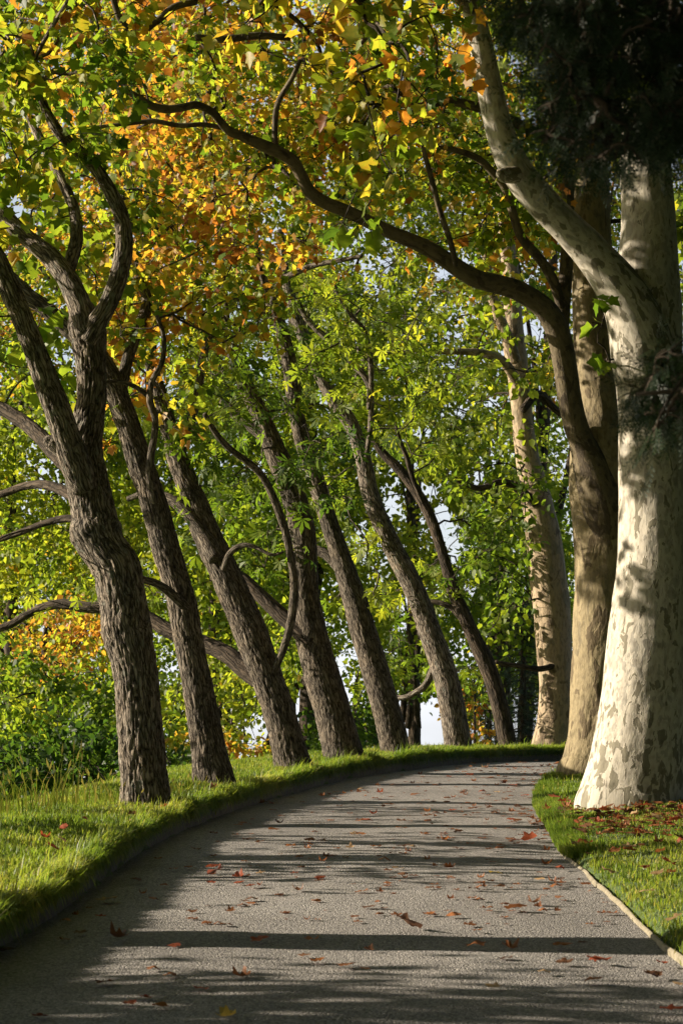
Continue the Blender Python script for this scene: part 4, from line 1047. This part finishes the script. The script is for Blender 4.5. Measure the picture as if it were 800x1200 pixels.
# unseen trees added behind the viewer and to the right: they close off most of the open sky
def shade_tree(label, x, y, h, rad, zc, n, seed, leaf=.34, lpc=70, r=.3, mat=None):
    global NLEAF
    rg = np.random.default_rng(seed)
    z = float(ground_h(np.array([x]), np.array([y]))[0])
    b = np.array([x, y, z])
    t = Tree('woodland_tree', label, b, B_FAR, group='added shade trees around the viewer')
    t.free_stem([b + (0, 0, -.2), b + (.1, .1, h * .4), b + (0, .2, h * .7), b + (.1, 0, h)], [r * 1.25, r, r * .7, r * .3], seg=16, step=.2)
    cl = []
    for _ in range(n * 6):
        if len(cl) >= n: break
        q = rg.normal(0, 1, 3); q = q / np.linalg.norm(q) * rg.random() ** .4
        c = b + q * rad + (0, 0, zc)
        if c[2] < z + .3: continue
        u, v = project(c[None]); mg = 1.3 * F / max(c[1], .6)
        if c[1] > .2 and -mg < u[0] < 800 + mg and v[0] > -mg: continue
        cl.append(c)
    cl = np.array(cl); n = len(cl)
    roots = np.vstack(t.nodes); rr = np.concatenate(t.noder)
    par, order = mst(roots, rr, cl)
    for k in range(n):
        a = roots[-1 - par[k]] if par[k] < 0 else cl[par[k]]
        twig_tube(t.twigs, [a, (a + cl[k]) * .5 + rg.normal(0, .1, 3), cl[k]], .02, .009, 4, 5)
    pos = (cl[:, None] + rg.normal(0, .5, (n, lpc, 3)) * (1, 1, .7)).reshape(-1, 3)
    m = len(pos)
    t.leaf['C'].append(pos); tip = rg.normal(0, .6, (m, 3)); tip[:, 2] -= .4; t.leaf['tip'].append(tip)
    nr = rg.normal(0, .6, (m, 3)); nr[:, 2] += .5; t.leaf['n'].append(nr)
    t.leaf['s'].append(leaf * rg.uniform(.6, 1.2, m)); t.leaf['t'].append(np.clip(.25 + rg.normal(0, .15, m), 0, 1))
    NLEAF += t.finish('simple', mat or M_DARK, B_FAR)
shade_tree('dark evergreen added behind the viewer to block sky, on the left', -5, -9, 15, (5, 3, 7.5), 7.5, 230, 91)
shade_tree('dark evergreen added straight behind the viewer to block sky', 2.5, -12, 17, (6, 3, 8.5), 8, 280, 92)
shade_tree('dark evergreen added behind the viewer to block sky, on the right', 9, -7, 17, (6, 4, 8.5), 8, 280, 93)
shade_tree('dense dark evergreen added right of the near path to block sky', 10, 5, 17, (4, 6, 8.5), 8, 300, 94)
shade_tree('dense dark evergreen added right of the massive pale plane to block sky', 12, 17, 18, (4, 7, 9), 8.5, 320, 95)
shade_tree('dense dark evergreen added right of the bend to block sky', 15, 29, 18, (4.5, 7, 9), 8.5, 320, 96)
# down the slope on the sunny side: their tops break up the low sunlight
shade_tree('small slope tree whose top shades the nearest gravel', -9.5, 10.6, 4.5, (1.9, .9, 1.3), 5.7, 44, 97, leaf=.17, lpc=44, r=.1, mat=M_CHEST)

shade_tree('slender slope tree dappling the middle of the path', -5.3, 17.0, 4.4, (1.2, 1.3, .7), 2.7, 12, 101, leaf=.15, lpc=30, r=.07, mat=M_CHEST)
shade_tree('slender slope tree between the first two leaning trunks, left of the view', -5.8, 22.8, 4.6, (1.2, 1.0, .8), 3.0, 11, 102, leaf=.15, lpc=30, r=.07, mat=M_CHEST)
shade_tree('thin young slope tree left of the sunny stretch', -5.6, 19.4, 4.2, (1.0, .5, .8), 2.8, 5, 103, leaf=.15, lpc=30, r=.06, mat=M_CHEST)

# ------------------------------------------------------------------ tall dry grass on the left
def tall_grass(label, pts, seed, Y=None):
    rng = np.random.default_rng(seed)
    S, T4, T3, tn = [], [], [], []
    base = None
    for px, py, top in pts:
        b = on_ground(px, py) if Y is None else at(px, py, Y)
        if base is None: base = b.copy()
        for _ in range(9):
            h = (py - top) * b[1] / F * rng.uniform(.45, 1.0)
            a = rng.uniform(0, 2 * PI); d = np.array([math.cos(a), math.sin(a), 0]); w = np.array([1, 0, 0]) * .0065
            o = b + rng.normal(0, .10, 3) * (1, 1, 0)
            q = []
            for f in (0, .35, .7, 1):
                c = o + np.array([0, 0, h * f * (1 - .12 * f * f)]) + d * h * .28 * f ** 2.5
                ww = w * (1 - .75 * f) * (1 if f < 1 else .3)
                q += [c - ww, c + ww]
            k = len(S); S += q
            T4 += [(k, k + 1, k + 3, k + 2), (k + 2, k + 3, k + 5, k + 4), (k + 4, k + 5, k + 7, k + 6)]
            tn += [float(np.clip(rng.normal(.8, .18), 0, 1))] * 8
            if rng.random() < .4:         # seed head
                c = o + np.array([0, 0, h * .88]) + d * h * .28
                k = len(S); u = np.array([0, 0, h * .2 + .02]) + d * .03; ww = np.array([.010, 0, 0])
                S += [c, c + u * .4 + ww, c + u, c + u * .4 - ww]; T4.append((k, k + 1, k + 2, k + 3)); tn += [1.0] * 4
    o = link('tall_grass', new_mesh('tall_grass', np.array(S) - base, [np.array(T4)], M_GRASS, {'tone': np.array(tn)}), None, tuple(base))
    tag(o, label, 'grass tuft', 'tall grass tufts at the verge edge')
tall_grass('straw-coloured tall grass tuft at the very left end of the verge', [(5, 955, 895), (-8, 960, 900), (20, 952, 870), (30, 958, 905)], 1)
tall_grass('tall pale grass stalks rising against the dark bush', [(48, 948, 885), (60, 950, 895), (72, 947, 880), (85, 946, 862)], 2)
tall_grass('short bent grass tuft just left of the forked trunk', [(112, 944, 900), (122, 942, 905), (130, 944, 915), (98, 946, 908)], 3)
tall_grass('wispy grass tuft against the right foot of the forked trunk', [(205, 934, 905), (212, 933, 912), (220, 930, 905)], 4)

# ------------------------------------------------------------------ fallen leaves
def dry_leaf_material(name, c0, c1):
    m, nt, out, N, L = mat_new(name)
    tc = N('ShaderNodeTexCoord'); n = N('ShaderNodeTexNoise', Scale=22, Detail=4); L(tc.outputs['Object'], n.inputs['Vector'])
    oi = N('ShaderNodeObjectInfo')
    r = ramp(N, [(.3, c0), (.7, c1)]); L(n.outputs[0], r.inputs[0])
    hs = N('ShaderNodeHueSaturation'); mr = N('ShaderNodeMapRange'); mr.inputs[3].default_value = .65; mr.inputs[4].default_value = 1.25
    L(oi.outputs['Random'], mr.inputs[0]); L(mr.outputs[0], hs.inputs['Value']); L(r.outputs[0], hs.inputs['Color'])
    p = N('ShaderNodeBsdfPrincipled', Roughness=.6); L(hs.outputs[0], p.inputs['Base Color'])
    t = N('ShaderNodeBsdfTranslucent'); L(hs.outputs[0], t.inputs[0])
    mx = N('ShaderNodeMixShader'); mx.inputs[0].default_value = .35
    L(p.outputs[0], mx.inputs[1]); L(t.outputs[0], mx.inputs[2]); L(mx.outputs[0], out.inputs[0])
    return m
DRY = {'orange': dry_leaf_material('orange_leaf', (.27, .085, .025), (.36, .14, .04)), 'red': dry_leaf_material('red_leaf', (.26, .045, .02), (.34, .085, .028)),
       'brown': dry_leaf_material('brown_leaf', (.10, .040, .018), (.19, .08, .032)), 'tan': dry_leaf_material('tan_leaf', (.36, .22, .11), (.48, .32, .17)), 'yellow': dry_leaf_material('yellow_leaf', (.42, .30, .05), (.50, .36, .08))}

def fallen_shape(seed, curl, twist):
    """lobed, curled dry leaf with a stalk; unit length 1"""
    rng = np.random.default_rng(seed)
    o = [(0, 0), (.22, -.04), (.44, .02), (.42, .16), (.38, .27), (.50, .38), (.58, .54), (.44, .58), (.31, .61), (.22, .80), (0, 1.0)]
    o = o + [(-x, y) for x, y in o[-2:0:-1]]
    V = [(0, .35, 0)]
    V += [(x * .5, .35 + (y - .35) * .5, 0) for x, y in o] + [(x * rng.uniform(.9, 1.1), y * rng.uniform(.92, 1.08), 0) for x, y in o]
    V = np.array(V); V[:, 1] -= .4
    k = len(o)
    F3 = [(0, 1 + i, 1 + (i + 1) % k) for i in range(k)]
    F4 = [(1 + i, 1 + k + i, 1 + k + (i + 1) % k, 1 + (i + 1) % k) for i in range(k)]
    x, y = V[:, 0].copy(), V[:, 1].copy()
    z = curl * (x * x * 1.3 + .55 * y * y) + twist * x * y + .10 * (vnoise(np.stack([x * 4, y * 4, x * 0 + seed], 1), seed) - .5) + .05 * np.cos(x * 9)
    V[:, 2] = z; V[:, 0] *= 1 - .25 * abs(curl)
    s = len(V)
    st = [(-.012, -.40, 0), (.012, -.40, 0), (.03, -.60, .03), (.01, -.60, .03), (.06, -.78, .02), (.05, -.79, .02)]
    V = np.vstack([V, np.array(st) + (0, 0, V[1, 2])])
    F4 += [(s, s + 1, s + 2, s + 3), (s + 3, s + 2, s + 4, s + 5)]
    V[:, 2] -= V[:, 2].min()
    return V, [np.array(F3), np.array(F4)]
SH = [fallen_shape(k, c, t) for k, (c, t) in enumerate(((.15, .1), (.3, -.2), (.45, .25), (.08, .2), (-.25, .2), (1.1, -.2), (-.4, -.3)))]
LEAFME = {(c, k): new_mesh('fallen_leaf', SH[k][0], SH[k][1], DRY[c], smooth=True) for c in DRY for k in range(len(SH))}

PLACED = []
def fallen(P, size, colour, shape, label, group, tilt=.2, rz=None):
    o = link('fallen_leaf', LEAFME[(colour, shape)], None, (P[0], P[1], P[2] + .004 + size * .3 * abs(math.sin(tilt))))
    o.scale = (size,) * 3
    o.rotation_euler = (random.uniform(-tilt, tilt), random.uniform(-tilt, tilt), random.uniform(0, 2 * PI) if rz is None else rz)
    tag(o, label, 'leaf', group)
    PLACED.append(P[:2])
    return o
def path_z(P):
    return np.array([P[0], P[1], P[2] + .016])

GP = 'fallen leaves on the gravel path'
SPECIAL = [((478, 1093), .20, 'brown', 2, 'large crumpled dark brown leaf standing up in the middle of the sunlit gravel', .7),
           ((304, 1108), .13, 'red', 1, 'small bright red-orange curled leaf just below the middle shadow band', .3),
           ((604, 1070), .17, 'orange', 3, 'flat orange leaf by itself on the sunny gravel, nearest the start of the pale edging', .25),
           ((252, 1029), .17, 'red', 1, 'bright red leaf at the edge of the verge shadow, folded up beside smaller scraps', .6),
           ((138, 1106), .16, 'brown', 5, 'dull brown curled leaf lying in the deep shade near the left kerb', .5),
           ((700, 1132), .15, 'red', 0, 'red-orange leaf low on the right, close to the pale edging strip', .4),
           ((557, 1116), .14, 'orange', 4, 'orange leaf tilted on edge just under the dark shadow band', .5),
           ((127, 1059), .17, 'tan', 3, 'long pale flattened leaf near the left kerb in shadow', .1),
           ((620, 987), .16, 'red', 2, 'bright red leaf on gravel by the right grass edge below the thick plane trunk', .5)]
for (px, py), s, c, k, lb, tl in SPECIAL:
    fallen(path_z(on_path(px, py)), s * .82, c, k, lb, GP, tl)
ADJ = {'orange': 'orange dry leaf', 'red': 'reddish dry leaf', 'brown': 'dull brown dry leaf', 'tan': 'pale tan dry leaf', 'yellow': 'yellow dry leaf'}
def plab(c, where): return f'{ADJ[c]} lying flat {where}'
A6 = [(510, 513), (370, 487), (470, 375), (345, 397), (240, 360, 'red'), (195, 360), (235, 373), (80, 392), (75, 313, 'red'), (203, 318), (290, 318), (398, 328, 'red'), (360, 313), (415, 297, 'brown'), (283, 264), (170, 268), (90, 262), (45, 255), (65, 535, 'brown'), (48, 498), (110, 480), (130, 443), (300, 577), (262, 556), (340, 537), (515, 628), (600, 663, 'red'), (520, 667), (473, 690, 'tan'), (385, 658), (730, 698), (590, 710), (65, 637), (10, 675), (358, 725), (790, 720), (450, 525), (480, 433), (510, 443, 'red'), (465, 470, 'tan'), (325, 465), (360, 455, 'yellow'), (500, 487), (205, 490), (310, 493), (470, 545), (400, 245, 'red'), (430, 270), (455, 245, 'red'), (330, 262), (380, 240, 'red'), (140, 330), (40, 330), (100, 425), (300, 385), (410, 375), (165, 392), (45, 362), (140, 392), (205, 552), (395, 632), (750, 668, 'red'), (770, 780), (470, 220, 'red'), (260, 305), (270, 355, 'brown'), (60, 330), (120, 300), (200, 240), (250, 225), (300, 220)]
A5 = [(560, 463, 'red'), (690, 454, 'red'), (500, 440, 'red'), (495, 477, 'red'), (560, 478), (410, 627, 'red'), (360, 517, 'brown'), (590, 518), (540, 545, 'brown'), (530, 578), (750, 468), (700, 495), (595, 485), (655, 335, 'brown'), (640, 352), (725, 378), (750, 378), (720, 395), (765, 415, 'brown'), (640, 305, 'brown'), (460, 398, 'brown'), (320, 472, 'brown'), (360, 685), (340, 750, 'red'), (305, 765, 'red'), (245, 715), (565, 700), (375, 772), (95, 795, 'red'), (155, 570), (150, 612, 'brown'), (235, 557), (190, 595), (15, 640, 'brown'), (730, 612), (715, 650), (530, 795, 'yellow'), (470, 730), (610, 380), (590, 372), (680, 390), (560, 340), (500, 360, 'brown')]
for lst, ox in ((A6, 400), (A5, 0)):
    for q in lst:
        px, py = ox + q[0] / 2, 800 + q[1] / 2
        c = q[2] if len(q) > 2 else random.choices(('orange', 'red', 'brown', 'tan'), (.5, .15, .3, .05))[0]
        P = path_z(on_path(px, py))
        fallen(P, random.uniform(.06, .105), c, random.randrange(7), plab(c, 'on the gravel path'), GP + ', ' + c, .16)
dn = 0
while dn < 70:
    k = random.randrange(len(LE)); y = LE[k, 1]
    if y < 9.6 or y > 34: continue
    f = random.random() ** .6
    xy = LE[k] * (1 - f) + RE[pr[k]] * f
    if y < 15 and random.random() < .5: continue
    u, v = project(np.array([[xy[0], xy[1], base_h(xy[1])]]))
    if not (0 < u[0] < 800 and v[0] < 1200): continue
    c = random.choices(('orange', 'brown', 'tan'), (.35, .5, .15))[0]
    fallen((xy[0], xy[1], float(base_h(xy[1])) + .016), random.uniform(.04, .085), c, random.randrange(7), plab(c, 'on the gravel path'), GP + ', ' + c, .14)
    dn += 1
GV = 'fallen leaves on the grass'
G6 = [(500, 280, 'red', .16), (515, 290, 'red', .13), (550, 360, 'brown', .14), (575, 350, 'brown', .13), (675, 402, 'tan', .15), (625, 463, 'tan', .14), (765, 440, 'red', .16), (770, 462, 'orange', .12), (780, 575, 'tan', .14), (740, 465, 'tan', .13), (715, 510, 'tan', .13), (790, 378, 'red', .14), (745, 410, 'orange', .12), (710, 450, 'red', .1), (480, 310, 'red', .12), (600, 340, 'red', .12), (690, 355, 'brown', .13)]
for x, y, c, s in G6:
    P = on_ground(400 + x / 2, 800 + y / 2)
    fallen(P + (0, 0, .035), s * .75, c, random.randrange(7), f'{ADJ[c]} resting on the grass under the plane trees', GV + ' under the plane trees, ' + c, .4)
G5 = [(130, 412, 'red', .20), (105, 383, 'red', .13), (150, 357, 'red', .10), (500, 260, 'brown', .14), (200, 340, 'brown', .12), (385, 305, 'orange', .12), (145, 390, 'tan', .11), (350, 320, 'brown', .12), (300, 345, 'tan', .1), (310, 325, 'brown', .12), (630, 262, 'orange', .1)]
for k, (x, y, c, s) in enumerate(G5):
    P = on_ground(x / 2, 800 + y / 2)
    fallen(P + (0, 0, .045), s * .7, c, random.randrange(7), 'big red leaf cluster piece caught in the bright grass left of the path' if k == 0 else f'{ADJ[c]} resting on the grass of the left verge', GV + ' of the left verge, ' + c, .5)
dn = 0
while dn < 60:
    px, py = random.gauss(735, 50), random.uniform(936, 1010)
    if px > 805 or px < 650 or (py > 975 and random.random() < .6): continue
    P = on_ground(px, py)
    c = random.choices(('red', 'brown', 'orange', 'tan'), (.35, .4, .15, .1))[0]
    fallen(P + (0, 0, .035), random.uniform(.06, .11), c, random.randrange(7), f'{ADJ[c]} resting on the grass under the plane trees', GV + ' under the plane trees, ' + c, .4)
    dn += 1
# the small crumbs of litter nobody could count
V, F3, F4, n0 = [], [], [], 0
rng = np.random.default_rng(77)
for k in range(2300):
    if k < 700:
        x, y = rng.normal(2.75, .5), rng.uniform(18.0, 22.5)
    else:
        q = rng.integers(0, len(LE)); 
        if not (13 < LE[q, 1] < 34): continue
        f = rng.random() ** .65; x, y = LE[q] * (1 - f) + RE[pr[q]] * f
    dl, dr = edge_dist(np.array([x]), np.array([y]))
    if max(dl[0], dr[0]) > -.03 and k >= 700: continue
    z = float(ground_h(np.array([x]), np.array([y]))[0]) + .03 if max(dl[0], dr[0]) > .05 else float(base_h(y)) + .017
    s = rng.uniform(.022, .08) if k >= 700 else rng.uniform(.04, .09)
    v, fc = SH[rng.integers(0, 7)]
    a = rng.uniform(0, 2 * PI); ca, sa = math.cos(a), math.sin(a)
    w = v * s; w = np.stack([w[:, 0] * ca - w[:, 1] * sa, w[:, 0] * sa + w[:, 1] * ca, w[:, 2]], 1) + (x, y, z)
    V.append(w); F3.append(fc[0] + n0); F4.append(fc[1] + n0); n0 += len(w)
o = link('leaf_litter', new_mesh('leaf_litter', np.vstack(V), [np.vstack(F3), np.vstack(F4)], dry_leaf_material('litter', (.15, .052, .022), (.36, .13, .04))))
tag(o, 'brown crumbs of leaf litter scattered under the plane trees and on the path', 'leaf litter', kind='stuff')

# ------------------------------------------------------------------ light
EL, AZ = math.radians(20), math.radians(5)      # low sun from the left, a little beyond the camera's side
sv = Vector((-math.cos(EL) * math.cos(AZ), math.cos(EL) * math.sin(AZ), math.sin(EL)))
sun = bpy.data.lights.new('sun', 'SUN'); sun.energy = 5.0; sun.angle = math.radians(.5); sun.color = (1, .88, .70)
so = link('sun', sun); so.rotation_euler = sv.to_track_quat('Z', 'Y').to_euler()
W = bpy.data.worlds.new('World'); SC.world = W; W.use_nodes = True
wn = W.node_tree; wn.nodes.clear()
sk = wn.nodes.new('ShaderNodeTexSky'); sk.sky_type = 'NISHITA'; sk.sun_disc = False
sk.sun_elevation = EL; sk.sun_rotation = math.atan2(sv.x, sv.y); sk.altitude = 400; sk.air_density = 1; sk.dust_density = 1.6
bg = wn.nodes.new('ShaderNodeBackground'); bg.inputs[1].default_value = .05
wo = wn.nodes.new('ShaderNodeOutputWorld')
tcw = wn.nodes.new('ShaderNodeTexCoord'); sep = wn.nodes.new('ShaderNodeSeparateXYZ'); wn.links.new(tcw.outputs['Generated'], sep.inputs[0])
cn = wn.nodes.new('ShaderNodeTexNoise'); cn.inputs['Scale'].default_value = 5; cn.inputs['Detail'].default_value = 5
cm = wn.nodes.new('ShaderNodeMapping'); cm.inputs['Scale'].default_value = (1, 1, 3); wn.links.new(tcw.outputs['Generated'], cm.inputs[0]); wn.links.new(cm.outputs[0], cn.inputs['Vector'])
hz = wn.nodes.new('ShaderNodeMapRange'); hz.inputs[1].default_value = .02; hz.inputs[2].default_value = .42; hz.inputs[3].default_value = 1.0; hz.inputs[4].default_value = .2
wn.links.new(sep.outputs['Z'], hz.inputs[0])
cr = wn.nodes.new('ShaderNodeMapRange'); cr.inputs[1].default_value = .35; cr.inputs[2].default_value = .65; cr.inputs[3].default_value = .55; cr.inputs[4].default_value = 1
wn.links.new(cn.outputs[0], cr.inputs[0])
ml = wn.nodes.new('ShaderNodeMath'); ml.operation = 'MULTIPLY'; wn.links.new(hz.outputs[0], ml.inputs[0]); wn.links.new(cr.outputs[0], ml.inputs[1])
mxw = wn.nodes.new('ShaderNodeMix'); mxw.data_type = 'RGBA'; mxw.inputs[7].default_value = (8.2, 8.5, 9.1, 1)
ah = wn.nodes.new('ShaderNodeMapRange'); ah.inputs[1].default_value = .55; ah.inputs[2].default_value = .9; ah.inputs[3].default_value = 0; ah.inputs[4].default_value = 1
wn.links.new(sep.outputs['Y'], ah.inputs[0])      # bright cloud added ahead only, so the sky behind gives less fill
m2 = wn.nodes.new('ShaderNodeMath'); m2.operation = 'MULTIPLY'; wn.links.new(ml.outputs[0], m2.inputs[0]); wn.links.new(ah.outputs[0], m2.inputs[1])
wn.links.new(m2.outputs[0], mxw.inputs[0]); wn.links.new(sk.outputs[0], mxw.inputs[6])
wn.links.new(mxw.outputs[2], bg.inputs[0]); wn.links.new(bg.outputs[0], wo.inputs[0])

# ------------------------------------------------------------------ camera and render settings
cam = bpy.data.cameras.new('camera'); cam.sensor_width = 36; cam.lens = F / 1200 * 36
cam.clip_end = 6000; cam.clip_start = .1
cam.dof.use_dof = True; cam.dof.focus_distance = 23; cam.dof.aperture_fstop = 6.3
co = link('camera', cam, None, (0, 0, CAMZ)); co.rotation_euler = (PI / 2 + PITCH, 0, 0)
SC.camera = co
SC.view_settings.view_transform = 'Standard'; SC.view_settings.look = 'None'; SC.view_settings.gamma = 1; SC.view_settings.exposure = 1.32
SC.view_settings.use_curve_mapping = False
SC.render.engine = 'CYCLES'
cy = SC.cycles
cy.max_bounces = 6; cy.diffuse_bounces = 3; cy.glossy_bounces = 2; cy.transmission_bounces = 4; cy.transparent_max_bounces = 4
cy.sample_clamp_indirect = 6
cy.use_adaptive_sampling = True; cy.adaptive_threshold = .015
cy.use_denoising = True
try: cy.denoiser = 'OPENIMAGEDENOISE'
except Exception: pass
print('LEAVES', NLEAF)
